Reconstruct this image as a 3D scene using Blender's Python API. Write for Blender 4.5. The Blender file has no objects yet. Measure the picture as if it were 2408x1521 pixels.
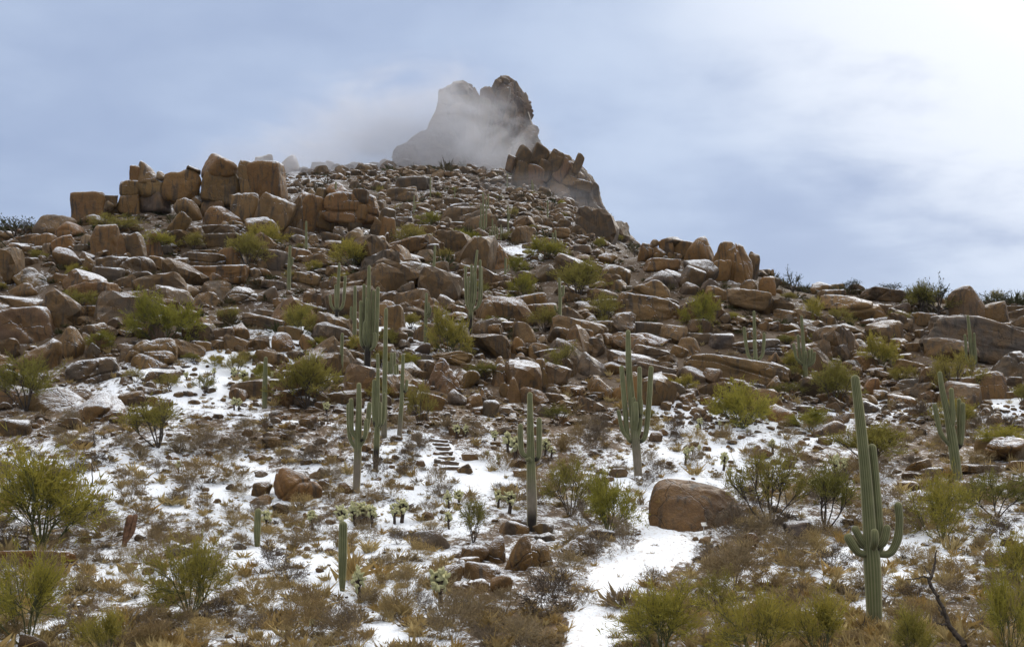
import bpy, bmesh, math, random
import numpy as np
from mathutils import Vector

R = math.radians
scene = bpy.context.scene
COL = scene.collection

# ------------------------------------------------------------------ camera, sky, sun, exposure
# the photograph was read on a 2408 x 1521 grid; F is the focal length in those pixels, HORIZON the eye-level row
F, CU, HORIZON = 2582.0, 1204.0, 1000.0
SUN_AZ, SUN_EL = R(34), R(30)          # to the right of the view axis, behind the hill
cam_data = bpy.data.cameras.new('camera')
cam_data.sensor_width = 36.0
cam_data.lens = 36.0 * F / 2408.0
cam_data.shift_y = (HORIZON - 760.5) / 2408.0
cam_data.clip_start = 0.5
cam_data.clip_end = 6000
cam = bpy.data.objects.new('camera', cam_data)
cam.rotation_euler = (R(90), 0, 0)
COL.objects.link(cam)
scene.camera = cam

world = bpy.data.worlds.new('World')
scene.world = world
world.use_nodes = True


class NT:
    """small helper for node trees"""
    def __init__(self, tree):
        self.t = tree
        tree.nodes.clear()

    def n(self, typ, **kw):
        node = self.t.nodes.new(typ)
        for k, v in kw.items():
            setattr(node, k, v)
        return node

    def link(self, a, b):
        self.t.links.new(a, b)

    def put(self, sock, v):
        if isinstance(v, bpy.types.NodeSocket):
            self.t.links.new(v, sock)
        elif isinstance(v, (tuple, list)) and len(v) == 3 and sock.type == 'RGBA':
            sock.default_value = (*v, 1)
        else:
            sock.default_value = v

    def math(self, op, a, b=None, c=None, clamp=False):
        m = self.n('ShaderNodeMath', operation=op, use_clamp=clamp)
        self.put(m.inputs[0], a)
        if b is not None:
            self.put(m.inputs[1], b)
        if c is not None:
            self.put(m.inputs[2], c)
        return m.outputs[0]

    def vmath(self, op, a, b=None):
        m = self.n('ShaderNodeVectorMath', operation=op)
        self.put(m.inputs[0], a)
        if b is not None:
            self.put(m.inputs[1], b)
        return m.outputs['Value'] if op in ('DOT_PRODUCT', 'LENGTH') else m.outputs[0]

    def noise(self, vec, scale, detail=4, rough=0.55, dist=0.0):
        m = self.n('ShaderNodeTexNoise')
        if vec is not None:
            self.link(vec, m.inputs['Vector'])
        m.inputs['Scale'].default_value = scale
        m.inputs['Detail'].default_value = detail
        m.inputs['Roughness'].default_value = rough
        m.inputs['Distortion'].default_value = dist
        return m.outputs['Fac']

    def ramp(self, fac, lo, hi, a=0.0, b=1.0, smooth=True):
        m = self.n('ShaderNodeMapRange', interpolation_type='SMOOTHSTEP' if smooth else 'LINEAR')
        self.put(m.inputs['Value'], fac)
        for k, v in (('From Min', lo), ('From Max', hi), ('To Min', a), ('To Max', b)):
            self.put(m.inputs[k], v)
        return m.outputs['Result']

    def mix(self, fac, a, b, mode='MIX'):
        m = self.n('ShaderNodeMix', data_type='RGBA', blend_type=mode)
        self.put(m.inputs[0], fac)
        self.put(m.inputs[6], a)
        self.put(m.inputs[7], b)
        return m.outputs[2]

    def scale_vec(self, vec, s):
        m = self.n('ShaderNodeVectorMath', operation='MULTIPLY')
        self.link(vec, m.inputs[0])
        m.inputs[1].default_value = s
        return m.outputs[0]


def build_world():
    t = NT(world.node_tree)
    geo = t.n('ShaderNodeTexCoord').outputs['Generated']
    d = t.vmath('NORMALIZE', geo)
    sky = t.n('ShaderNodeTexSky', sky_type='NISHITA')
    sky.sun_disc = False
    sky.sun_elevation = SUN_EL
    sky.sun_rotation = SUN_AZ
    sky.altitude = 900
    sky.air_density, sky.dust_density, sky.ozone_density = 1.0, 1.5, 1.0
    t.link(geo, sky.inputs['Vector'])
    sep = t.n('ShaderNodeSeparateXYZ')
    t.link(d, sep.inputs[0])
    den = t.math('ADD', t.math('MAXIMUM', sep.outputs[2], 0.0), 0.22)
    comb = t.n('ShaderNodeCombineXYZ')
    t.link(t.math('DIVIDE', sep.outputs[0], den), comb.inputs[0])
    t.link(t.math('DIVIDE', sep.outputs[1], den), comb.inputs[1])
    plane = comb.outputs[0]
    big = t.noise(t.scale_vec(plane, (1.0, 1.0, 1.0)), 0.75, 4, 0.5, 0.25)
    fine = t.noise(t.scale_vec(plane, (1.0, 1.15, 1.0)), 2.4, 6, 0.55, 0.15)
    sun = (math.sin(SUN_AZ) * math.cos(SUN_EL), math.cos(SUN_AZ) * math.cos(SUN_EL), math.sin(SUN_EL))
    prox = t.vmath('DOT_PRODUCT', d, sun)
    glow = t.ramp(prox, 0.87, 0.99)                    # cloud lit through near the sun
    veil = t.mix(t.ramp(t.math('ADD', t.math('MULTIPLY', big, 0.65), t.math('MULTIPLY', fine, 0.35)), 0.34, 0.66), (3.2, 4.0, 5.9), (4.8, 5.75, 7.5))      # even stratus, radiance before the 0.1 strength
    base = t.mix(0.88, sky.outputs['Color'], veil)
    mixed = t.math('ADD', t.math('MULTIPLY', big, 0.55), t.math('MULTIPLY', fine, 0.45))
    patch = t.ramp(t.math('ADD', mixed, t.math('MULTIPLY', glow, 0.22)), 0.45, 0.64)
    patch = t.math('MULTIPLY', patch, t.ramp(prox, 0.80, 0.945, 0.06, 1.0))
    white = t.mix(glow, (5.7, 6.6, 8.2), (9.2, 9.5, 10.1))
    out = t.mix(patch, base, white)
    out = t.mix(t.math('MULTIPLY', t.ramp(prox, 0.96, 1.0), 0.55), out, (15.0, 15.0, 15.0))
    # an overcast sky grows brighter from the horizon to the zenith
    # and from the blue of its distant base to the neutral grey of the cloud overhead
    up = t.ramp(sep.outputs[2], 0.34, 0.9)
    out = t.mix(up, out, (18.0, 17.3, 16.3))
    bg = t.n('ShaderNodeBackground')
    t.link(out, bg.inputs['Color'])
    bg.inputs['Strength'].default_value = 0.1
    o = t.n('ShaderNodeOutputWorld')
    t.link(bg.outputs[0], o.inputs['Surface'])


build_world()

sun_data = bpy.data.lights.new('sun', 'SUN')
sun_data.energy = 1.5
sun_data.angle = R(13)
sun_data.color = (1.0, 0.93, 0.82)
sun_obj = bpy.data.objects.new('sun', sun_data)
sun_dir = Vector((math.sin(SUN_AZ) * math.cos(SUN_EL), math.cos(SUN_AZ) * math.cos(SUN_EL), math.sin(SUN_EL)))
sun_obj.rotation_euler = sun_dir.to_track_quat('Z', 'Y').to_euler()
sun_obj.location = sun_dir * 900
COL.objects.link(sun_obj)

scene.view_settings.view_transform = 'Standard'
scene.view_settings.look = 'None'
scene.view_settings.exposure = 0.15
scene.view_settings.gamma = 1.0
scene.view_settings.use_curve_mapping = False
scene.render.engine = 'CYCLES'
cy = scene.cycles
cy.use_denoising = True
cy.max_bounces = 5
cy.diffuse_bounces = 1
cy.glossy_bounces = 2
cy.transmission_bounces = 2
cy.volume_bounces = 1
cy.transparent_max_bounces = 8
cy.volume_step_rate = 1.0
cy.volume_max_steps = 128
cy.sample_clamp_indirect = 4.0
cy.use_adaptive_sampling = True
cy.adaptive_threshold = 0.02


# ------------------------------------------------------------------ numpy helpers
def vnoise(p, seed=0):
    p = np.asarray(p, dtype=np.float64)
    i = np.floor(p).astype(np.int64)
    f = p - i
    w = f * f * (3 - 2 * f)

    def h(ix, iy, iz):
        n = (ix * 374761393 + iy * 668265263 + iz * 2147483647 + seed * 974634777) & 0xFFFFFFFF
        n = ((n ^ (n >> 13)) * 1274126177) & 0xFFFFFFFF
        n = ((n ^ (n >> 15)) * 2246822519) & 0xFFFFFFFF
        n = n ^ (n >> 16)
        return (n & 0xFFFFFF) / float(0x7FFFFF) - 1.0
    x, y, z = i[:, 0], i[:, 1], i[:, 2]
    c = [[[h(x + a, y + b, z + e) for e in (0, 1)] for b in (0, 1)] for a in (0, 1)]
    wx, wy, wz = w[:, 0], w[:, 1], w[:, 2]

    def L(a, b, k):
        return a + (b - a) * k
    return L(L(L(c[0][0][0], c[1][0][0], wx), L(c[0][1][0], c[1][1][0], wx), wy),
             L(L(c[0][0][1], c[1][0][1], wx), L(c[0][1][1], c[1][1][1], wx), wy), wz)


def fbm(p, octaves=3, seed=0, gain=0.5):
    s, a, q = 0.0, 1.0, np.asarray(p, dtype=np.float64)
    for k in range(octaves):
        s = s + a * vnoise(q, seed + 17 * k)
        a *= gain
        q = q * 2.03 + 11.7
    return s


def make_mesh(name, verts, faces, smooth=False, mat=None, tint=None):
    """faces: list of (n, k) index arrays"""
    me = bpy.data.meshes.new(name)
    verts = np.asarray(verts, dtype=np.float32)
    if isinstance(faces, np.ndarray):
        faces = [faces]
    faces = [np.asarray(a, dtype=np.int32) for a in faces if len(a)]
    loops = np.concatenate([a.ravel() for a in faces])
    sizes = np.concatenate([np.full(len(a), a.shape[1], dtype=np.int32) for a in faces])
    starts = np.concatenate(([0], np.cumsum(sizes)[:-1])).astype(np.int32)
    me.vertices.add(len(verts))
    me.vertices.foreach_set('co', verts.ravel())
    me.loops.add(len(loops))
    me.loops.foreach_set('vertex_index', loops)
    me.polygons.add(len(sizes))
    me.polygons.foreach_set('loop_start', starts)
    me.polygons.foreach_set('use_smooth', np.full(len(sizes), smooth, dtype=bool))
    me.update(calc_edges=True)
    if tint is not None:
        a = me.attributes.new('tint', 'FLOAT_COLOR', 'POINT')
        t4 = np.ones((len(verts), 4), dtype=np.float32)
        t4[:, :tint.shape[1]] = tint
        a.data.foreach_set('color', t4.ravel())
    if mat is not None:
        me.materials.append(mat)
    return me


def add(name, me, parent=None, loc=None):
    o = bpy.data.objects.new(name, me)
    COL.objects.link(o)
    if parent is not None:
        o.parent = parent
    if loc is not None:
        o.location = loc
    return o


def tag(o, label=None, cat=None, group=None, kind=None):
    if label:
        o['label'] = label
    if cat:
        o['category'] = cat
    if group:
        o['group'] = group
    if kind:
        o['kind'] = kind
    return o


ICO = {}


def ico(n):
    if n not in ICO:
        bm = bmesh.new()
        bmesh.ops.create_icosphere(bm, subdivisions=n, radius=1.0)
        v = np.array([x.co[:] for x in bm.verts])
        f = np.array([[w.index for w in q.verts] for q in bm.faces])
        bm.free()
        ICO[n] = (v / np.linalg.norm(v, axis=1, keepdims=True), f)
    return ICO[n]


def rot(ax, ay, az):
    cx, sx, cy_, sy, cz, sz = math.cos(ax), math.sin(ax), math.cos(ay), math.sin(ay), math.cos(az), math.sin(az)
    X = np.array([[1, 0, 0], [0, cx, -sx], [0, sx, cx]])
    Y = np.array([[cy_, 0, sy], [0, 1, 0], [-sy, 0, cy_]])
    Z = np.array([[cz, -sz, 0], [sz, cz, 0], [0, 0, 1]])
    return Z @ Y @ X


# ------------------------------------------------------------------ materials
def material(name):
    m = bpy.data.materials.new(name)
    m.use_nodes = True
    return m, NT(m.node_tree)


def finish(t, surf=None, vol=None):
    o = t.n('ShaderNodeOutputMaterial')
    if surf is not None:
        t.link(surf, o.inputs['Surface'])
    if vol is not None:
        t.link(vol, o.inputs['Volume'])


SNOW = (0.71, 0.75, 0.81)


def rock_material(name, scale=1.0, attr=False, snow_lo=0.54, snow_hi=0.68, snow_amt=1.0, bump=0.6):
    m, t = material(name)
    geo = t.n('ShaderNodeNewGeometry')
    info = t.n('ShaderNodeObjectInfo')
    pos = geo.outputs['Position']
    rnd = info.outputs['Random']
    off = t.n('ShaderNodeCombineXYZ')
    t.link(t.math('MULTIPLY', rnd, 37.0), off.inputs[0])
    t.link(t.math('MULTIPLY', rnd, 91.0), off.inputs[1])
    p = t.vmath('ADD', pos, off.outputs[0])
    base = info.outputs['Color']
    if attr:                      # rubble: every stone has its own shade
        at_ = t.n('ShaderNodeAttribute', attribute_name='tint')
        sp = t.n('ShaderNodeSeparateColor')
        t.link(at_.outputs['Color'], sp.inputs[0])
        cr = t.n('ShaderNodeValToRGB')
        for pos_, c_ in ((0.0, (.046, .027, .011)), (.35, (.115, .064, .020)), (.6, (.070, .048, .029)), (.8, (.125, .061, .016)), (1.0, (.090, .070, .050))):
            e_ = cr.color_ramp.elements[0] if pos_ == 0 else cr.color_ramp.elements[-1] if pos_ == 1 else cr.color_ramp.elements.new(pos_)
            e_.color = (*c_, 1)
        t.link(sp.outputs[0], cr.inputs[0])
        base = cr.outputs[0]
        rnd = sp.outputs[0]
    large = t.noise(p, 0.45 * scale, 4, 0.6, 0.4)
    mid = t.noise(p, 1.7 * scale, 5, 0.62, 0.3)
    grain = t.noise(p, 9.0 * scale, 4, 0.7)
    streak = t.noise(t.scale_vec(p, (1.0, 1.0, 0.16)), 1.5 * scale, 5, 0.6, 0.5)
    col = t.mix(t.ramp(large, 0.38, 0.66), base, (0.190, 0.098, 0.023), 'MIX')
    col = t.mix(0.5, base, col)
    col = t.mix(t.ramp(mid, 0.52, 0.72, 0.0, 0.45), col, (0.100, 0.078, 0.054))       # grey weathering
    col = t.mix(t.ramp(streak, 0.50, 0.64, 0.0, 0.8), col, (0.040, 0.029, 0.020))   # dark desert varnish streaks
    col = t.mix(t.ramp(grain, 0.35, 0.7, 0.0, 0.45), col, t.mix(1.0, col, (0.36, 0.33, 0.30), 'MULTIPLY'))
    col = t.mix(t.ramp(t.noise(p, 3.1 * scale, 3, 0.6), 0.66, 0.74, 0.0, 0.4), col, (0.22, 0.150, 0.040))
    # joints: thin dark lines where the granite has split
    vor = t.n('ShaderNodeTexVoronoi', feature='DISTANCE_TO_EDGE')
    warp = t.n('ShaderNodeTexNoise')
    warp.inputs['Scale'].default_value = 0.8 * scale
    warp.inputs['Detail'].default_value = 3
    t.link(p, warp.inputs['Vector'])
    wv = t.vmath('ADD', p, t.scale_vec(warp.outputs['Color'], (1.2, 1.2, 1.2)))
    t.link(wv, vor.inputs['Vector'])
    vor.inputs['Scale'].default_value = 0.42 * scale
    crack = t.ramp(vor.outputs['Distance'], 0.0, 0.022, 1.0, 0.0)
    crack = t.math('MULTIPLY', crack, t.ramp(large, 0.42, 0.55))
    col = t.mix(t.math('MULTIPLY', crack, 0.6), col, (0.035, 0.025, 0.02))
    # snow lies where the stone faces up
    bumpn = t.n('ShaderNodeBump')
    bumpn.inputs['Strength'].default_value = bump
    bumpn.inputs['Distance'].default_value = 0.22 / scale
    hgt = t.math('ADD', t.math('MULTIPLY', mid, 1.0), t.math('MULTIPLY', grain, 0.35))
    hgt = t.math('SUBTRACT', hgt, t.math('MULTIPLY', crack, 0.5))
    t.link(hgt, bumpn.inputs['Height'])
    sn = t.n('ShaderNodeSeparateXYZ')
    t.link(bumpn.outputs[0], sn.inputs[0])
    lean = t.math('ADD', sn.outputs[2], t.math('MULTIPLY', sn.outputs[0], 0.22))   # driven in from the right
    lean = t.math('ADD', lean, t.math('MULTIPLY', t.math('SUBTRACT', mid, 0.5), 0.55))
    lean = t.math('ADD', lean, t.math('MULTIPLY', t.math('SUBTRACT', large, 0.5), 0.5))
    lean = t.math('ADD', lean, t.math('MULTIPLY', t.math('SUBTRACT', rnd, 0.5), 0.22))
    snow = t.ramp(lean, snow_lo + 0.2, snow_hi + 0.2, 0.0, snow_amt)
    snow = t.math('MULTIPLY', snow, t.ramp(grain, 0.36, 0.56, 0.25, 1.0))
    snow = t.math('MULTIPLY', snow, info.outputs['Alpha'])      # how much snow this stone has kept
    col = t.mix(snow, col, SNOW)
    b = t.n('ShaderNodeBsdfPrincipled')
    t.link(col, b.inputs['Base Color'])
    t.link(t.ramp(mid, 0.3, 0.7, 0.48, 0.78), b.inputs['Roughness'])
    b.inputs['Specular IOR Level'].default_value = 0.26
    t.link(bumpn.outputs[0], b.inputs['Normal'])
    finish(t, b.outputs[0])
    return m


def terrain_material():
    m, t = material('stony_soil_with_snow')
    pos = t.n('ShaderNodeNewGeometry').outputs['Position']
    att = t.n('ShaderNodeAttribute', attribute_name='tint')
    sepa = t.n('ShaderNodeSeparateColor')
    t.link(att.outputs['Color'], sepa.inputs[0])
    cover = sepa.outputs[0]
    flat = t.scale_vec(pos, (1.0, 0.62, 1.0))
    a = t.noise(flat, 0.42, 5, 0.6, 0.5)
    b_ = t.noise(flat, 2.2, 5, 0.65, 0.6)
    c = t.noise(pos, 9.0, 3, 0.6)
    soil = t.mix(t.ramp(b_, 0.35, 0.65), (0.075, 0.050, 0.029), (0.175, 0.118, 0.066))
    soil = t.mix(t.ramp(a, 0.5, 0.68, 0.0, 0.6), soil, (0.25, 0.16, 0.075))
    soil = t.mix(t.ramp(c, 0.45, 0.62, 0.0, 0.6), soil, (0.055, 0.042, 0.034))
    soil = t.mix(t.math('MULTIPLY', sepa.outputs[1], 0.75), soil, (0.050, 0.032, 0.018))      # dark earth among the rocks, with crevice shade painted into its colour
    s = t.math('ADD', t.math('MULTIPLY', a, 0.34), t.math('MULTIPLY', b_, 0.38))
    s = t.math('ADD', s, t.math('MULTIPLY', c, 0.28))
    s = t.math('ADD', s, t.math('SUBTRACT', cover, 0.5))
    snow = t.ramp(s, 0.475, 0.555)
    col = t.mix(snow, soil, SNOW)
    bump = t.n('ShaderNodeBump')
    bump.inputs['Strength'].default_value = 0.6
    bump.inputs['Distance'].default_value = 0.2
    t.link(t.math('ADD', t.math('ADD', b_, t.math('MULTIPLY', c, 0.5)), t.math('MULTIPLY', snow, 0.25)), bump.inputs['Height'])
    b = t.n('ShaderNodeBsdfPrincipled')
    t.link(col, b.inputs['Base Color'])
    b.inputs['Roughness'].default_value = 0.85
    b.inputs['Specular IOR Level'].default_value = 0.25
    t.link(bump.outputs[0], b.inputs['Normal'])
    finish(t, b.outputs[0])
    return m


def trail_material():
    m, t = material('trodden_snow')
    pos = t.n('ShaderNodeNewGeometry').outputs['Position']
    att = t.n('ShaderNodeAttribute', attribute_name='tint')
    sepa = t.n('ShaderNodeSeparateColor')
    t.link(att.outputs['Color'], sepa.inputs[0])
    edge = sepa.outputs[0]          # 1 in the middle of the trail, 0 on its rim
    a = t.noise(pos, 1.1, 4, 0.6, 0.4)
    c = t.noise(t.scale_vec(pos, (1.0, 0.55, 1.0)), 6.0, 4, 0.62, 0.6)
    bare = t.math('ADD', t.ramp(c, 0.53, 0.66), t.ramp(t.math('ADD', edge, t.math('MULTIPLY', a, 0.5)), 0.22, 0.42, 1.0, 0.0), clamp=True)
    soil = t.mix(t.ramp(a, 0.4, 0.6), (0.24, 0.155, 0.085), (0.31, 0.21, 0.12))
    col = t.mix(t.math('MULTIPLY', bare, t.ramp(edge, 0.15, 0.5, 0.95, 0.45)), SNOW, soil)
    bump = t.n('ShaderNodeBump')
    bump.inputs['Strength'].default_value = 0.55
    bump.inputs['Distance'].default_value = 0.08
    t.link(t.math('ADD', c, t.math('MULTIPLY', a, 0.6)), bump.inputs['Height'])
    b = t.n('ShaderNodeBsdfPrincipled')
    t.link(col, b.inputs['Base Color'])
    b.inputs['Roughness'].default_value = 0.8
    b.inputs['Specular IOR Level'].default_value = 0.25
    t.link(bump.outputs[0], b.inputs['Normal'])
    finish(t, b.outputs[0])
    return m


def leaf_material(name, cols, translucent=0.35, attr=False):
    """thin twigs and leaves; the colour differs from plant to plant"""
    m, t = material(name)
    info = t.n('ShaderNodeObjectInfo')
    pos = t.n('ShaderNodeNewGeometry').outputs['Position']
    f = info.outputs['Random']
    if attr:
        att = t.n('ShaderNodeAttribute', attribute_name='tint')
        s = t.n('ShaderNodeSeparateColor')
        t.link(att.outputs['Color'], s.inputs[0])
        f = s.outputs[0]
    f = t.math('ADD', f, t.math('MULTIPLY', t.math('SUBTRACT', t.noise(pos, 1.6, 2), 0.5), 0.45), clamp=True)
    r = t.n('ShaderNodeValToRGB')
    cr = r.color_ramp
    for k, c in enumerate(cols):
        e = cr.elements[k] if k < 2 else cr.elements.new(1.0)
        e.color = (*c, 1)
    for k in range(len(cols)):
        cr.elements[k].position = k / (len(cols) - 1)
    for k, c in enumerate(cols):
        cr.elements[k].color = (*c, 1)
    t.link(f, r.inputs[0])
    d = t.n('ShaderNodeBsdfDiffuse')
    tr = t.n('ShaderNodeBsdfTranslucent')
    t.link(r.outputs[0], d.inputs[0])
    t.link(r.outputs[0], tr.inputs[0])
    mx = t.n('ShaderNodeMixShader')
    mx.inputs[0].default_value = translucent
    t.link(d.outputs[0], mx.inputs[1])
    t.link(tr.outputs[0], mx.inputs[2])
    finish(t, mx.outputs[0])
    return m


def saguaro_material():
    m, t = material('saguaro_skin')
    pos = t.n('ShaderNodeNewGeometry').outputs['Position']
    att = t.n('ShaderNodeAttribute', attribute_name='tint')
    s = t.n('ShaderNodeSeparateColor')
    t.link(att.outputs['Color'], s.inputs[0])
    rib, bark, dark = s.outputs[0], s.outputs[1], s.outputs[2]
    n1 = t.noise(pos, 1.3, 4, 0.6)
    n2 = t.noise(t.scale_vec(pos, (2.0, 2.0, 0.6)), 5.0, 4, 0.65)
    col = t.mix(t.ramp(n1, 0.35, 0.65), (0.058, 0.067, 0.022), (0.094, 0.102, 0.038))
    col = t.mix(t.math('MULTIPLY', rib, 0.42), col, (0.36, 0.33, 0.19))           # pale spines along the ribs
    bk = t.math('MULTIPLY', bark, t.ramp(n2, 0.30, 0.62, 0.75, 1.0))
    col = t.mix(bk, col, t.mix(n2, (0.14, 0.11, 0.08), (0.24, 0.20, 0.15)))
    col = t.mix(t.math('MULTIPLY', dark, t.ramp(n2, 0.25, 0.5, 0.8, 1.0)), col, (0.022, 0.017, 0.014))
    b = t.n('ShaderNodeBsdfPrincipled')
    t.link(col, b.inputs['Base Color'])
    b.inputs['Roughness'].default_value = 0.75
    b.inputs['Specular IOR Level'].default_value = 0.2
    b.inputs['Sheen Weight'].default_value = 0.4
    b.inputs['Sheen Roughness'].default_value = 0.35
    b.inputs['Sheen Tint'].default_value = (1.0, 0.92, 0.62, 1)
    finish(t, b.outputs[0])
    return m


def plain_material(name, c0, c1, scale=6.0, rough=0.85, bump=0.3, snow=0.0):
    m, t = material(name)
    g = t.n('ShaderNodeNewGeometry')
    pos = g.outputs['Position']
    n1 = t.noise(pos, scale, 5, 0.62, 0.3)
    col = t.mix(t.ramp(n1, 0.32, 0.68), c0, c1)
    if snow > 0:
        sn = t.n('ShaderNodeSeparateXYZ')
        t.link(g.outputs['Normal'], sn.inputs[0])
        k = t.math('ADD', sn.outputs[2], t.math('MULTIPLY', t.math('SUBTRACT', n1, 0.5), 0.5))
        col = t.mix(t.ramp(k, 0.55, 0.8, 0.0, snow), col, SNOW)
    b = t.n('ShaderNodeBsdfPrincipled')
    t.link(col, b.inputs['Base Color'])
    b.inputs['Roughness'].default_value = rough
    b.inputs['Specular IOR Level'].default_value = 0.3
    bp = t.n('ShaderNodeBump')
    bp.inputs['Strength'].default_value = bump
    bp.inputs['Distance'].default_value = 0.05
    t.link(n1, bp.inputs['Height'])
    t.link(bp.outputs[0], b.inputs['Normal'])
    finish(t, b.outputs[0])
    return m


M_ROCK = rock_material('granite')
M_CLIFF = rock_material('cliff_granite', scale=0.5, snow_lo=0.66, snow_hi=0.82, bump=0.8)
M_SCREE = rock_material('scree_granite', scale=1.5, attr=True, snow_lo=0.64, snow_hi=0.78)
M_GROUND = terrain_material()
M_TRAIL = trail_material()
M_GREEN = leaf_material('palo_verde_twigs', [(0.225, 0.215, 0.040), (0.320, 0.285, 0.055), (0.360, 0.300, 0.065), (0.260, 0.235, 0.060)], 0.45)
M_OLIVE = leaf_material('creosote_leaves', [(0.180, 0.170, 0.046), (0.250, 0.220, 0.055), (0.290, 0.240, 0.066)], 0.42)
M_SKYTREE = leaf_material('ridge_tree_leaves', [(0.05, 0.055, 0.028), (0.075, 0.08, 0.035)], 0.25)
M_DRY = leaf_material('dry_twigs', [(0.110, 0.085, 0.066), (0.225, 0.178, 0.125), (0.300, 0.215, 0.105), (0.260, 0.205, 0.130), (0.430, 0.320, 0.140)], 0.35)
M_DRY_MASS = leaf_material('dry_ground_cover', [(0.110, 0.086, 0.068), (0.225, 0.180, 0.128), (0.305, 0.220, 0.110), (0.265, 0.210, 0.135), (0.450, 0.340, 0.155)], 0.35, attr=True)
M_STRAW = leaf_material('straw', [(0.36, 0.26, 0.11), (0.52, 0.41, 0.20), (0.42, 0.28, 0.10)], 0.35, attr=True)
M_BARK = plain_material('dark_bark', (0.025, 0.019, 0.015), (0.085, 0.065, 0.048), 7.0)
M_GREENBARK = plain_material('green_bark', (0.055, 0.060, 0.022), (0.125, 0.118, 0.045), 7.0)
M_SAGUARO = saguaro_material()
M_CHOLLA = plain_material('cholla_spines', (0.34, 0.33, 0.15), (0.56, 0.53, 0.29), 14.0, 0.8, 0.8)
M_CHOLLA_TRUNK = plain_material('cholla_trunk', (0.020, 0.015, 0.012), (0.075, 0.050, 0.035), 9.0)
M_DEADSAG = plain_material('dying_saguaro', (0.085, 0.042, 0.022), (0.20, 0.105, 0.055), 5.0)
M_STEP = plain_material('step_stone', (0.055, 0.036, 0.022), (0.12, 0.08, 0.05), 4.0, 0.8, 0.5, snow=1.0)
M_SIGN = plain_material('sign_panel', (0.55, 0.54, 0.50), (0.68, 0.66, 0.62), 12.0, 0.5, 0.05)
M_POST = plain_material('sign_post', (0.35, 0.33, 0.30), (0.45, 0.43, 0.40), 12.0, 0.5, 0.05)

TONE = {'t': (0.132, 0.074, 0.023), 'o': (0.146, 0.070, 0.017), 'g': (0.084, 0.067, 0.050), 'r': (0.110, 0.057, 0.026),
        'd': (0.060, 0.034, 0.012), 'p': (0.076, 0.053, 0.034)}

# ------------------------------------------------------------------ terrain
# rows: distance in metres, columns: direction; the entry is where the ground shows in the picture grid
D_ROWS = np.array([34, 44, 56, 66, 76, 95, 112, 137, 155, 172, 195, 255, 330, 420, 520, 700], float)
T_COLS = {
    -2600: [1500, 1360, 1240, 1150, 1080, 960, 860, 770, 720, 700, 710, 730, 740, 740, 740, 750],
    -800: [1520, 1370, 1235, 1130, 1050, 920, 815, 710, 655, 645, 665, 690, 690, 690, 690, 700],
    -300: [1530, 1370, 1230, 1120, 1040, 900, 790, 680, 620, 610, 630, 660, 660, 660, 660, 670],
    0: [1535, 1375, 1230, 1120, 1030, 880, 760, 640, 575, 560, 585, 620, 620, 620, 620, 640],
    300: [1545, 1380, 1235, 1125, 1020, 870, 755, 620, 535, 482, 505, 560, 540, 520, 520, 560],
    600: [1545, 1385, 1240, 1140, 1045, 890, 785, 665, 570, 500, 500, 490, 450, 408, 425, 500],
    750: [1545, 1385, 1245, 1150, 1055, 895, 790, 685, 610, 560, 520, 470, 430, 403, 420, 490],
    900: [1545, 1387, 1250, 1155, 1060, 900, 795, 690, 630, 585, 545, 480, 430, 392, 392, 440],
    1100: [1545, 1390, 1255, 1150, 1065, 905, 800, 690, 630, 590, 550, 485, 430, 395, 375, 420],
    1300: [1545, 1390, 1260, 1160, 1080, 930, 825, 705, 645, 600, 565, 500, 450, 415, 400, 430],
    1420: [1545, 1390, 1260, 1165, 1090, 945, 845, 725, 655, 612, 585, 545, 520, 500, 510, 560],
    1500: [1540, 1385, 1255, 1165, 1095, 955, 850, 725, 650, 615, 610, 610, 620, 630, 650, 700],
    1650: [1540, 1385, 1255, 1165, 1095, 960, 850, 715, 630, 610, 635, 690, 720, 750, 770, 800],
    1850: [1540, 1385, 1255, 1165, 1095, 965, 870, 745, 685, 680, 710, 760, 790, 800, 810, 830],
    2100: [1540, 1380, 1250, 1150, 1080, 975, 890, 780, 705, 695, 725, 780, 800, 810, 820, 830],
    2408: [1530, 1370, 1240, 1140, 1070, 970, 890, 800, 740, 730, 750, 775, 790, 800, 810, 830],
    2900: [1530, 1370, 1240, 1140, 1080, 980, 900, 820, 775, 770, 790, 810, 830, 835, 840, 850],
    5000: [1530, 1370, 1240, 1150, 1090, 990, 920, 850, 815, 810, 820, 840, 850, 860, 860, 870],
}
U_GRID = np.concatenate([np.arange(-2600, -500, 60.0), np.arange(-500, 2900, 10.5), np.arange(2900, 5001, 60.0)])
L_GRID = np.arange(math.log(31.0), math.log(700.0), 0.0088)
D_GRID = np.exp(L_GRID)


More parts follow.
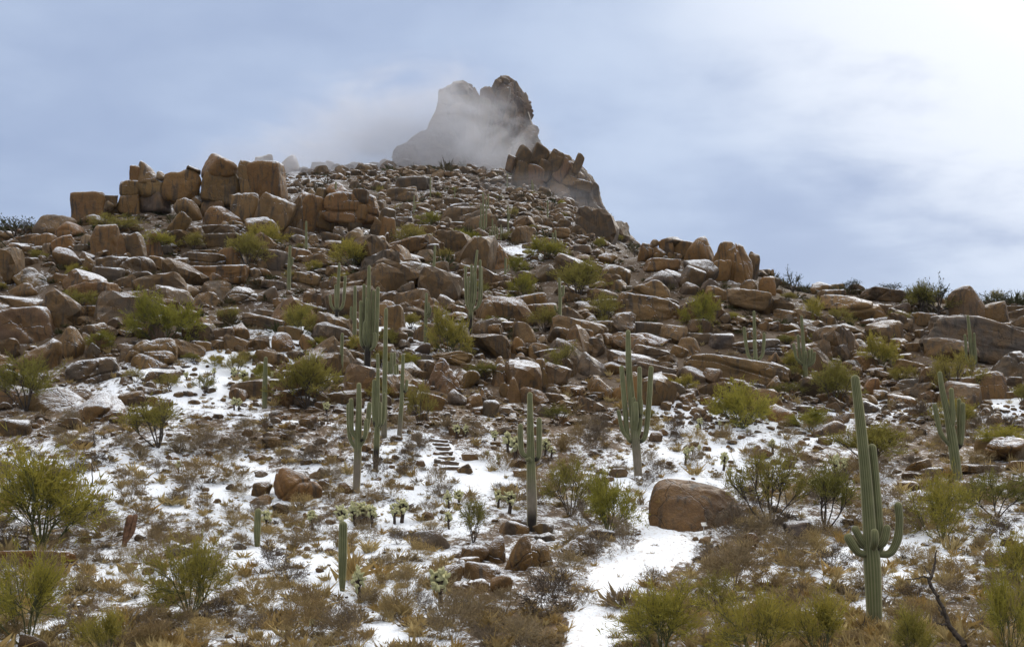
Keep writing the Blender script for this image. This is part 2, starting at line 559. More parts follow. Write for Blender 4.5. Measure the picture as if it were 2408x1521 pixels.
def build_height():
    ks = np.array(sorted(T_COLS), float)
    tab = np.array([T_COLS[int(k)] for k in ks], float)
    rows = np.array([np.interp(L_GRID, np.log(D_ROWS), r) for r in tab])          # (cols, L)
    rows[:, D_GRID < 34] += ((34 - D_GRID[D_GRID < 34]) * 14)[None, :]
    V = np.array([np.interp(U_GRID, ks, rows[:, j]) for j in range(len(L_GRID))])  # (L, U)

    def smooth(a, n, axis):
        k = np.hanning(2 * n + 3)[1:-1]
        k /= k.sum()
        pad = [(n, n) if ax == axis else (0, 0) for ax in range(2)]
        b = np.pad(a, pad, mode='edge')
        return np.apply_along_axis(lambda q: np.convolve(q, k, mode='valid'), axis, b)
    V = smooth(smooth(V, 7, 0), 8, 1)
    UU, DD = np.meshgrid(U_GRID, D_GRID)
    X = (UU - CU) / F * DD
    Z = (HORIZON - V) / F * DD
    P = np.stack([X.ravel(), DD.ravel(), np.zeros(X.size)], 1)
    rough = np.clip((DD.ravel() - 60) / 70, 0, 1)
    z = (0.30 + 0.55 * rough) * fbm(P * 0.11, 3, 5) + (0.09 + 0.16 * rough) * fbm(P * 0.55, 3, 9) + 0.05 * vnoise(P * 2.3, 3) + 0.025 * vnoise(P * 5.1, 7)
    Z = Z + z.reshape(Z.shape)
    return X, DD, Z


GX, GD, GZ = build_height()
GV = HORIZON - F * GZ / GD


def grid_lookup(u, d):
    fu = np.interp(u, U_GRID, np.arange(len(U_GRID)))
    fl = np.interp(math.log(max(d, 31.0)), L_GRID, np.arange(len(L_GRID)))
    i, j = int(min(fl, len(L_GRID) - 1.001)), int(min(fu, len(U_GRID) - 1.001))
    return i, j, fl - i, fu - j


def ground_z(x, y):
    """terrain height under a point"""
    u = x / y * F + CU
    i, j, a, b = grid_lookup(u, y)
    g = GZ
    return (g[i, j] * (1 - a) * (1 - b) + g[i + 1, j] * a * (1 - b) + g[i, j + 1] * (1 - a) * b + g[i + 1, j + 1] * a * b)


def hit(u, v, dmax=700.0):
    """distance at which the hillside is met in direction (u, v)"""
    i, j, a, b = grid_lookup(u, 100)
    col = GV[:, j] * (1 - b) + GV[:, j + 1] * b
    n = int(np.searchsorted(D_GRID, dmax))
    col = col[:n]
    below = np.nonzero(col <= v)[0]
    if len(below):
        k = below[0]
        if k == 0:
            return float(D_GRID[0])
        t = (col[k - 1] - v) / max(col[k - 1] - col[k], 1e-6)
        return float(D_GRID[k - 1] + (D_GRID[k] - D_GRID[k - 1]) * t)
    return float(D_GRID[int(np.argmin(col))])


def at(u, v, d):
    return Vector(((u - CU) / F * d, d, (HORIZON - v) / F * d))


def on_ground(u, v, dmax=700.0):
    d = hit(u, v, dmax)
    x = (u - CU) / F * d
    return Vector((x, d, ground_z(x, d)))


def uv_of(p):
    return CU + p[0] / p[1] * F, HORIZON - p[2] / p[1] * F


# where snow lies thicker (+) or the ground is bare (-): picture grid spot, radii, amount
SNOW_SPOTS = [
    (480, 900, 220, 65, .22), (560, 830, 100, 34, .2), (250, 1130, 260, 70, .13), (560, 1160, 160, 60, .12), (800, 1370, 200, 90, .22),
    (900, 1480, 170, 50, .18), (620, 1290, 180, 50, .16), (960, 1110, 130, 60, .16), (1100, 1130, 90, 40, .2), (1000, 1210, 120, 40, .12),
    (330, 1360, 170, 50, .14), (100, 1480, 90, 40, .16), (1600, 970, 120, 35, .22), (1500, 1130, 110, 60, .12), (1700, 1060, 120, 60, .14),
    (1900, 1010, 120, 40, .16), (1960, 970, 60, 20, .18), (2150, 960, 90, 30, .14), (2370, 960, 60, 25, .2), (2350, 1260, 90, 40, .16),
    (2230, 1270, 60, 40, .16), (1760, 1240, 80, 60, -.02), (1990, 1330, 70, 60, .12), (2100, 1330, 60, 60, .1), (20, 655, 60, 14, .2),
    (700, 760, 100, 45, .15), (820, 930, 110, 25, .18), (880, 780, 170, 45, .14), (1020, 660, 60, 25, .16), (1240, 590, 60, 15, .18),
    (1090, 520, 140, 40, .05), (700, 420, 90, 20, .05), (120, 950, 80, 30, -.05), (700, 960, 120, 20, -.05), (230, 820, 120, 50, -.08),
    (1300, 1050, 120, 50, -.02), (1200, 1480, 120, 50, -.12), (1450, 930, 160, 50, -.06), (2200, 1100, 150, 60, -.04), (1850, 1500, 250, 60, -.05),
    (450, 620, 200, 60, -.06), (150, 620, 140, 40, -.02), (1600, 760, 250, 80, -.06), (2000, 800, 250, 60, -.07), (200, 760, 150, 60, -.05)]


def build_terrain():
    nl, nu = GX.shape
    cov = 0.505 - 0.055 * np.clip((GD - 70) / 25, 0, 1)
    UU, _ = np.meshgrid(U_GRID, D_GRID)
    for u, v, ru, rv, amt in SNOW_SPOTS:
        cov += amt * np.exp(-((UU - u) / ru) ** 2 - ((GV - v) / rv) ** 2)
    cov += np.where(GD > 110, -0.005, 0.0) + np.clip((GD - 170) / 60, 0, 1) * 0.015
    verts = np.stack([GX, GD, GZ], -1).reshape(-1, 3)
    rk = np.clip((GD - 84) / 18, 0, 1)
    tint = np.stack([cov.ravel(), rk.ravel(), cov.ravel()], 1)
    idx = np.arange(nl * nu).reshape(nl, nu)
    q = np.stack([idx[:-1, :-1], idx[:-1, 1:], idx[1:, 1:], idx[1:, :-1]], -1).reshape(-1, 4)
    # the same sheet goes on, coarsely, towards and behind the camera
    extra, base = [], idx[0]
    faces = [q]
    ys = [20.0, 0.0, -60.0, -200.0]
    row0 = base
    n0 = len(verts)
    vs = [verts]
    for k, y in enumerate(ys):
        x = GX[0] * (1.0 + (31 - y) / 31 * 0.35)
        z = GZ[0] - (31 - y) * (0.16 if y >= 0 else 0.10)
        vs.append(np.stack([x, np.full(nu, y), z], -1))
        r = n0 + k * nu + np.arange(nu)
        faces.append(np.stack([r[:-1], r[1:], row0[1:], row0[:-1]], -1))
        row0 = r
    verts = np.concatenate(vs)
    tint = np.concatenate([tint, np.full((len(verts) - len(tint), 3), 0.5)])
    me = make_mesh('terrain', verts, faces, True, M_GROUND, tint)
    tag(add('terrain', me), 'stony hillside rising to the pinnacle, patched with thin snow', 'hillside', kind='structure')


build_terrain()


def smooth_line(pts, n):
    """Catmull-Rom through rows of numbers"""
    p = np.asarray(pts, float)
    if len(p) == 2:
        t = np.linspace(0, 1, n)[:, None]
        return p[0] * (1 - t) + p[1] * t
    q = np.vstack([2 * p[0] - p[1], p, 2 * p[-1] - p[-2]])
    seg = np.linalg.norm(np.diff(p[:, :3], axis=0), axis=1)
    cum = np.concatenate([[0], np.cumsum(seg)])
    out = []
    for s in np.linspace(0, cum[-1], n):
        k = min(int(np.searchsorted(cum, s, side='right')) - 1, len(seg) - 1)
        t = (s - cum[k]) / max(seg[k], 1e-9)
        a, b, c, d = q[k], q[k + 1], q[k + 2], q[k + 3]
        out.append(0.5 * ((2 * b) + (c - a) * t + (2 * a - 5 * b + 4 * c - d) * t * t + (3 * b - a - 3 * c + d) * t ** 3))
    return np.array(out)


def build_trail(name, pts, label):
    """pts: (u, v, half width in metres) along the middle of the path"""
    rng = random.Random(3)
    line = []
    for u, v, w in pts:
        p = on_ground(u, v)
        line.append((p.x, p.y, w))
    s = smooth_line(line, 90)
    nx = 15
    rows, tint = [], []
    for k, (x, y, w) in enumerate(s):
        a, b = s[max(k - 1, 0)], s[min(k + 1, len(s) - 1)]
        t = np.array([b[0] - a[0], b[1] - a[1]])
        t /= np.linalg.norm(t) + 1e-9
        nrm = np.array([t[1], -t[0]])
        for j in range(nx):
            e = (j / (nx - 1)) * 2 - 1
            ww = w * (1 + 0.14 * math.sin(k * 0.37 + (1 if e > 0 else 2.2)) + 0.08 * math.sin(k * 1.1 + e))
            px, py = x + nrm[0] * e * ww, y + nrm[1] * e * ww
            lift = 0.045 * (1 - abs(e) ** 6) - 0.05 * abs(e) ** 8 + 0.012 * rng.uniform(-1, 1)
            rows.append((px, py, ground_z(px, py) + lift))
            g = 1 - abs(e)
            tint.append((g, g, g))
    n = len(s)
    idx = np.arange(n * nx).reshape(n, nx)
    q = np.stack([idx[:-1, :-1], idx[:-1, 1:], idx[1:, 1:], idx[1:, :-1]], -1).reshape(-1, 4)
    me = make_mesh(name, np.array(rows), q, True, M_TRAIL, np.array(tint))
    tag(add(name, me), label, 'trail', kind='structure')


build_trail('trail', [(1375, 1560, 1.15), (1398, 1490, 1.2), (1418, 1420, 1.3), (1450, 1370, 1.6), (1505, 1320, 2.0), (1560, 1280, 1.75),
                      (1545, 1240, 1.15), (1490, 1212, .9), (1420, 1196, .8), (1330, 1180, .8), (1230, 1160, .8), (1130, 1140, 1.0), (1075, 1118, .95), (1060, 1102, .95), (1049, 1082, .9), (1040, 1058, .9), (1032, 1036, .85)],
            'snow-covered footpath winding past the big brown boulder to the stairs')
build_trail('trail', [(1030, 1034, .7), (985, 1022, .7), (900, 1012, .6), (790, 1000, .6), (690, 992, .6), (600, 982, .6), (520, 968, .8), (450, 956, .9), (405, 948, .6)],
            'narrow snowy path running level across the slope above the stairs')

# ------------------------------------------------------------------ boulders
ITEMS = []          # things that get a label from the landmarks near them


def boulder_shape(seed, kind, dims, roll=0.0, level=3, yaw=None, cracks=None):
    rs = np.random.RandomState(seed)
    dirs, faces = ico(level)
    box = np.array([[1, 0, 0], [-1, 0, 0], [0, 1, 0], [0, -1, 0], [0, 0, 1], [0, 0, -1]], float)
    if kind == 'smooth':
        n = rs.normal(size=(13, 3))
        dist = rs.uniform(.80, 1.0, 13)
        p = 5.0
    elif kind == 'round':
        n = rs.normal(size=(12, 3))
        dist = rs.uniform(.74, 1.0, 12)
        p = 9.0
    elif kind in ('block', 'slab'):
        n = np.vstack([box + rs.normal(scale=.11, size=(6, 3)), rs.normal(size=(9, 3))])
        dist = np.concatenate([rs.uniform(.88, 1.0, 6), rs.uniform(1.10, 1.36, 9)])
        p = 14.0
    elif kind == 'dome':
        n = np.vstack([rs.normal(size=(11, 3)) * np.array([1, 1, .7]) + np.array([0, 0, .35]), [[0, 0, -1], [.2, 0, -1]]])
        dist = np.concatenate([rs.uniform(.84, 1.0, 11), [.62, .7]])
        p = 10.0
    elif kind == 'point':
        a = rs.uniform(0, 6.28) + np.arange(5) * 1.257 + rs.normal(scale=.2, size=5)
        n = np.vstack([np.stack([np.cos(a), np.sin(a), rs.uniform(.15, .45, 5)], 1), rs.normal(size=(4, 3)), [[0, 0, -1]]])
        dist = np.concatenate([rs.uniform(.60, .80, 5), rs.uniform(.85, 1.1, 4), [.75]])
        p = 11.0
    else:            # sharp broken rock
        n = np.vstack([box * .9 + rs.normal(scale=.3, size=(6, 3)), rs.normal(size=(7, 3))])
        dist = np.concatenate([rs.uniform(.75, 1.0, 6), rs.uniform(.9, 1.2, 7)])
        p = 22.0
    n /= np.linalg.norm(n, axis=1, keepdims=True)
    r = (np.clip(dirs @ n.T, 0, None) / dist) ** p
    r = np.clip(r.sum(1), 1e-6, None) ** (-1.0 / p)
    r = np.clip(r, .2, 1.7)
    v = dirs * r[:, None]
    o = rs.uniform(0, 50, 3)
    disp = .06 * fbm(v * 1.15 + o, 2, seed) + .035 * fbm(v * 3.2 + o, 3, seed + 3)
    if level >= 5:
        disp += .012 * fbm(v * 9 + o, 2, seed + 7)
    nc = cracks if cracks is not None else (rs.randint(0, 4) if level >= 5 else rs.randint(0, 2))
    w = {3: .12, 4: .085, 5: .05, 6: .03}.get(level, .12)
    for _ in range(nc):
        cn = rs.normal(size=3) * np.array([1, .5, .8])
        cn /= np.linalg.norm(cn)
        q = v @ cn + .12 * vnoise(v * 1.6 + o, seed + 5) - rs.uniform(-.4, .4)
        disp -= (.13 if level >= 5 else .08) * np.exp(-(q / w) ** 2)
    if level >= 5 and kind != 'round':
        w_ = v * 2.3 + o + .35 * vnoise(v * 2 + o, seed + 40)[:, None]
        k_ = np.floor(w_).astype(np.int64)
        disp += .05 * (((k_[:, 0] * 73856093 ^ k_[:, 1] * 19349663 ^ k_[:, 2] * 83492791) & 0xFFFF) / 65535.0 - .5)
    v = v * (1 + disp)[:, None]
    yaw = rs.uniform(-.5, .5) if yaw is None else yaw
    ext = np.ptp(v, axis=0)
    v = v / ext * np.array(dims)
    v = v @ rot(0, 0, yaw).T
    if roll:
        v = v @ rot(0, R(roll), 0).T
    lo, hi = v.min(0), v.max(0)
    v = (v - (lo + hi) / 2) / (hi - lo) * np.array(dims)
    return v, faces


def size_word(px):
    return 'small' if px < 34 else 'medium' if px < 70 else 'large' if px < 140 else 'huge'


SHAPE_WORD = {'smooth': 'smooth', 'round': 'rounded', 'block': 'blocky', 'slab': 'flat', 'dome': 'domed', 'point': 'pointed', 'sharp': 'angular'}
TONE_WORD = {'t': 'tan', 'o': 'rust-brown', 'g': 'grey', 'r': 'reddish', 'd': 'dark', 'p': 'grey-brown'}
seedc = [100]
HEROES = []
SMALL, SMALL_PX = [], 31      # below this size a rock joins the rubble


def boulder(u0, v0, u1, v1, kind='round', tone='t', d=None, dmax=700.0, roll=0.0, thick=None, label=None, cat='boulder',
            name='boulder', mat=None, bury=0.14, cracks=None, group=None, yaw=None, landmark=True, snow=1.0):
    seedc[0] += 1
    seed = seedc[0]
    uc, vc = (u0 + u1) / 2, (v0 + v1) / 2
    d0 = d if d is not None else hit(uc, v1 - 0.12 * (v1 - v0), dmax)
    w0, h0 = (u1 - u0) / F * d0, (v1 - v0) / F * d0
    dep = (thick if thick else .8) * min(w0, 2.0 * h0 + .2) if not (thick and thick > 1) else thick * h0
    yc = d0 + .30 * dep
    w, h = (u1 - u0) / F * yc, (v1 - v0) / F * yc
    px = max(u1 - u0, v1 - v0)
    lev = 6 if px > 230 else 5 if px > 92 else 4 if label or px >= SMALL_PX else 3
    if px > 40:
        HEROES.append((u0, v0, u1, v1 + 10))
    grow_ = 1.07 if kind in ('block', 'slab') else 1.02
    v, f = boulder_shape(seed, kind, (w * grow_, dep, h * (grow_ + bury)), roll, lev, yaw, cracks)
    v[:, 2] -= h * bury / 2
    z = (HORIZON - vc) / F * yc
    if not label and px < SMALL_PX:
        SMALL.append((v + np.array([(uc - CU) / F * yc, yc, z]), f))
        return None
    me = make_mesh('boulder', v, f, True, mat or M_ROCK)
    o = add(name, me, None, ((uc - CU) / F * yc, yc, z))
    c = TONE[tone]
    rs = random.Random(seed)
    k = rs.uniform(.82, 1.16)
    o.color = (c[0] * k * rs.uniform(.95, 1.06), c[1] * k, c[2] * k * rs.uniform(.9, 1.1), snow)
    if label:
        tag(o, label, cat, group)
    else:
        ITEMS.append((o, f'{size_word(px)} {TONE_WORD[tone]} {SHAPE_WORD[kind]}', 'boulder', uc, vc, 'boulders strewn over the hillside'))
    return o


def batch(ox, oy, k, rows, **kw):
    for row in rows:
        x0, y0, x1, y1 = row[:4]
        kind, tone = row[4].split('.')
        opt = dict(kw)
        if len(row) > 5:
            opt.update(row[5])
        boulder(ox + k * x0, oy + k * y0, ox + k * x1, oy + k * y1, {'R': 'round', 'M': 'smooth', 'B': 'block', 'S': 'slab', 'D': 'dome', 'P': 'point', 'X': 'sharp'}[kind], tone, **opt)


# ------------------------------------------------------------------ the pinnacle and its flank (background)
def loft(name, rows, d, depth_ratio, seed, parent=None, mat=None, tone='r', rough=.10, fiss=.17, n=112, m=104, lean=0.0, blocky=1.0):
    """a rock tower from its left and right edges row by row; round in plan, split by upright fissures"""
    rows = smooth_line([(v, a, b) for v, a, b in rows], m)
    rs = np.random.RandomState(seed)
    v, a, b = rows[:, 0], rows[:, 1], rows[:, 2]
    cx = ((a + b) / 2 - CU) / F * d
    rx = np.maximum((b - a) / 2 / F * d, .15)
    z = (HORIZON - v) / F * d
    th = np.linspace(0, 2 * np.pi, n, endpoint=False)
    ex = .75
    c = np.sign(np.cos(th)) * np.abs(np.cos(th)) ** ex
    s = np.sign(np.sin(th)) * np.abs(np.sin(th)) ** ex
    X = cx[:, None] + rx[:, None] * c[None]
    ry = np.maximum(rx * depth_ratio, .1)
    Y = d + ry[:, None] * s[None] + lean * (z - z.min())[:, None]
    Z = np.repeat(z[:, None], n, 1)
    P = np.stack([X, Y, Z], -1).reshape(-1, 3)
    C = np.stack([np.repeat(cx[:, None], n, 1), np.repeat((d + lean * (z - z.min()))[:, None], n, 1), Z], -1).reshape(-1, 3)
    size = np.repeat(rx[:, None], n, 1).ravel()
    q = P / (np.median(rx) * 1.0 + 1e-6)
    dsp = rough * fbm(q * 1.5 + seed, 4, seed) + .5 * rough * fbm(q * np.array([1, 1, .35]) * 3.2 + seed, 3, seed + 4)
    fis = vnoise(q * np.array([1.5, 1.5, .28]) + seed * 1.3, seed + 9)
    dsp -= fiss * np.exp(-(fis / .10) ** 2)
    led = vnoise(q * np.array([.5, .5, 1.8]) + seed * 2.3, seed + 19)
    dsp -= .28 * fiss * np.exp(-(led / .06) ** 2)
    f2 = vnoise(q * np.array([4.2, 4.2, .7]) + seed * 3.1, seed + 23)
    dsp -= .55 * fiss * np.exp(-(f2 / .11) ** 2)
    f3 = vnoise((q @ rot(0, .6, .3).T) * np.array([2.6, 2.6, 1.1]) + seed * 4.1, seed + 27)
    dsp -= .45 * fiss * np.exp(-(f3 / .07) ** 2)
    def cell(fr, sd):
        w_ = q * np.array(fr) + .45 * np.stack([vnoise(q * 1.3 + 3, sd), vnoise(q * 1.3 + 9, sd + 1), vnoise(q * 1.3 + 15, sd + 2)], 1)
        k_ = np.floor(w_).astype(np.int64)
        h_ = (k_[:, 0] * 73856093 ^ k_[:, 1] * 19349663 ^ k_[:, 2] * 83492791 ^ sd * 2654435761) & 0xFFFF
        return h_ / 65535.0 - .5
    dsp += blocky * (1.3 * rough * cell((1.9, 1.9, 1.1), seed + 31) + 1.5 * rough * cell((4.4, 4.4, 2.9), seed + 37) + .8 * rough * cell((9.5, 9.5, 6.5), seed + 39))
    dirn = (P - C)
    P = P + dirn * dsp[:, None]
    P[:, 2] += (rough * 1.2 * size) * vnoise(q * 2.2 + 7, seed + 2)
    idx = np.arange(m * n).reshape(m, n)
    nxt = np.roll(idx, -1, axis=1)
    quads = np.stack([idx[:-1], nxt[:-1], nxt[1:], idx[1:]], -1).reshape(-1, 4)
    if z[0] > z[-1]:
        quads = quads[:, ::-1]
    top = np.array([[cx[0], d + lean * (z[0] - z.min()), z[0] + .12 * rx[0]]])
    V = np.vstack([P, top])
    tri = np.stack([idx[0], nxt[0], np.full(n, len(V) - 1)], -1)
    if z[0] < z[-1]:
        tri = tri[:, ::-1]
    o = add(name, make_mesh(name, V, [quads, tri], False, mat or M_CLIFF), parent)
    c_ = TONE[tone]
    o.color = (c_[0] * .7, c_[1] * .76, c_[2] * 1.05, 1)
    return o


def build_pinnacle():
    d = 470.0
    root = add('rock_pinnacle', None, None, at(1120, 400, d))
    tag(root, 'twin-towered granite pinnacle on the summit, half hidden in mist', 'pinnacle')

    def part(*a, **k):
        o = loft(*a, parent=root, **k)
        o.matrix_parent_inverse = root.matrix_world.inverted()
        o.location = (0, 0, 0)
        o.location = -root.location
        o.matrix_parent_inverse.identity()
        return o
    part('tower', [(179, 1184, 1195), (184, 1175, 1201), (196, 1164, 1213), (212, 1153, 1226), (232, 1146, 1238), (256, 1142, 1248), (290, 1134, 1257), (318, 1128, 1263), (338, 1124, 1266), (380, 1115, 1280), (430, 1105, 1300)], d, .8, 21, tone='r', fiss=.2)
    part('tower', [(196, 1068, 1092), (202, 1057, 1108), (214, 1044, 1120), (235, 1037, 1132), (262, 1035, 1142), (290, 1024, 1150), (330, 1010, 1160), (380, 1000, 1170), (430, 990, 1180)], d + 10, .8, 33, tone='r', fiss=.2)
    part('buttress', [(211, 1034, 1046), (222, 1031, 1054), (250, 1030, 1070), (300, 1018, 1080), (430, 1000, 1090)], d + 6, .8, 47, tone='r')
    part('spur', [(205, 1138, 1146), (212, 1131, 1156), (240, 1128, 1170), (300, 1118, 1180), (430, 1100, 1190)], d - 6, .7, 52, tone='r')
    part('shoulder', [(262, 1022, 1036), (285, 1012, 1056), (310, 1005, 1070), (330, 985, 1080), (360, 962, 1090), (430, 930, 1100)], d - 4, .7, 61, tone='r')
    part('shoulder', [(310, 988, 1006), (322, 972, 1030), (338, 957, 1040), (352, 938, 1050), (372, 929, 1060), (430, 915, 1070)], d - 8, .7, 75, tone='r')
    part('foot_slab', [(296, 1243, 1250), (310, 1232, 1262), (330, 1220, 1268), (352, 1205, 1282), (380, 1195, 1305), (420, 1190, 1330)], d - 16, .6, 81, tone='d')
    # broken crags standing out of the towers
    for k, (a, b, c, e) in enumerate([(1177, 177, 1199, 202), (1160, 187, 1186, 222), (1131, 203, 1160, 245), (1060, 192, 1100, 222), (1033, 207, 1062, 250), (1027, 240, 1052, 295), (1008, 284, 1040, 345),
                                      (996, 302, 1028, 360), (972, 320, 1008, 372), (946, 334, 985, 386), (925, 347, 958, 400), (1202, 192, 1226, 240), (1220, 220, 1247, 285), (1235, 262, 1260, 325), (1212, 290, 1240, 360),
                                      (1150, 300, 1200, 372), (1100, 208, 1130, 262), (1088, 280, 1130, 350), (1120, 230, 1152, 310), (1180, 240, 1215, 310), (1060, 240, 1095, 310), (1168, 205, 1200, 262)]):
        dd = d - 3 - (10 if k > 12 else 0)
        w, h = (c - a) / F * dd * 1.1, (e - b) / F * dd * 1.06
        v, f = boulder_shape(1500 + k, 'sharp', (w, w * .9, h), ((k * 37) % 40) - 20, 4, None, 2)
        p = at((a + c) / 2, (b + e) / 2, dd)
        o = add('crag', make_mesh('crag', v, f, False, M_CLIFF), root, p - root.location)
        o.color = (.082, .052, .030, 1)
    # the pale slab that falls away to the right
    o = loft('cliff_slab', [(344, 1258, 1268), (352, 1244, 1286), (362, 1226, 1310), (374, 1212, 1344), (392, 1206, 1368), (412, 1208, 1386), (434, 1216, 1400), (452, 1226, 1408), (480, 1242, 1419), (514, 1256, 1437), (545, 1268, 1462), (566, 1280, 1492), (600, 1290, 1530)], 345, .5, 91, tone='t', rough=.045, fiss=.09, n=130, blocky=1.0)
    tag(o, 'pale granite slab falling away on the right flank of the misty peak', 'cliff')
    o.color = (.115, .084, .058, 1)


build_pinnacle()
FAR = dict(mat=M_ROCK, bury=.3)
# boulders heaped on the shoulder below the right tower
batch(866.9, 144.5, .2976, [
    (1150, 665, 1310, 830, 'D.d', dict(snow=.1)), (1270, 645, 1425, 800, 'B.d', dict(roll=24)), (1390, 700, 1550, 860, 'B.d', dict(roll=22)), (1440, 740, 1620, 925, 'S.r', dict(roll=38)),
    (1600, 725, 1702, 880, 'S.d', dict(roll=30, label='dark boulder like a beak leaning out on the skyline right of the pinnacle')),
    (1530, 738, 1605, 800, 'R.d'), (1612, 858, 1708, 945, 'R.t'), (1390, 890, 1590, 1030, 'D.t'), (1310, 780, 1445, 930, 'B.d', dict(roll=20)), (1220, 790, 1420, 980, 'B.r', dict(roll=16)),
    (1445, 843, 1525, 925, 'B.d'), (1560, 800, 1640, 900, 'R.t'), (1765, 953, 1818, 1035, 'R.d', dict(label='small upright boulder perched on the edge of the pale cliff slab')),
    (1080, 735, 1170, 850, 'B.r', dict(roll=20)), (1130, 790, 1290, 960, 'B.d', dict(roll=12)), (1500, 870, 1680, 990, 'R.t'), (1600, 930, 1770, 1010, 'S.t', dict(roll=14))], d=337.0, **FAR)
for a in ((601, 362, 645, 400, 'faint rounded rock knob in fog behind the summit outcrop'), (645, 365, 709, 402, 'faint pointed rock knob in fog behind the summit outcrop')):
    boulder(*a[:4], 'dome' if a[0] < 620 else 'point', 'd', d=445.0, bury=.4, label=a[4], thick=.8)
# scattered rocks of the upper slope, up to the mist
batch(577.9, 337.1, .3357, [
    (1000, 320, 1200, 420, 'B.d'), (1060, 240, 1290, 335, 'S.p'), (1205, 450, 1298, 508, 'R.t'), (1215, 575, 1338, 638, 'S.t'), (1505, 650, 1668, 765, 'P.t'),
    (1430, 425, 1565, 505, 'B.p'), (1740, 530, 1870, 605, 'R.p'), (1020, 520, 1180, 600, 'S.p'), (1095, 735, 1182, 795, 'X.d'), (1180, 730, 1262, 800, 'B.p'),
    (1390, 390, 1530, 445, 'S.d'), (880, 400, 990, 470, 'B.d'), (1320, 690, 1400, 760, 'X.t'), (960, 745, 1095, 805, 'S.g'), (1260, 700, 1360, 800, 'B.d')])
boulder(1124, 570, 1213, 640, 'point', 'o', label='large tan gable-shaped boulder alone on the upper slope', thick=.9, cracks=1)
batch(866.9, 144.5, .2976, [(1195, 1365, 1305, 1440, 'X.p'), (1590, 1300, 1700, 1390, 'S.d', dict(roll=25)), (1380, 1400, 1510, 1500, 'B.t'), (1440, 1320, 1590, 1410, 'S.t'), (1340, 1335, 1420, 1400, 'X.g'),
                            (1480, 1250, 1600, 1340, 'S.d', dict(roll=22)), (1620, 1450, 1760, 1521, 'S.p'), (700, 1000, 850, 1060, 'S.p'), (300, 990, 380, 1060, 'B.d'), (240, 1005, 390, 1100, 'B.t')])

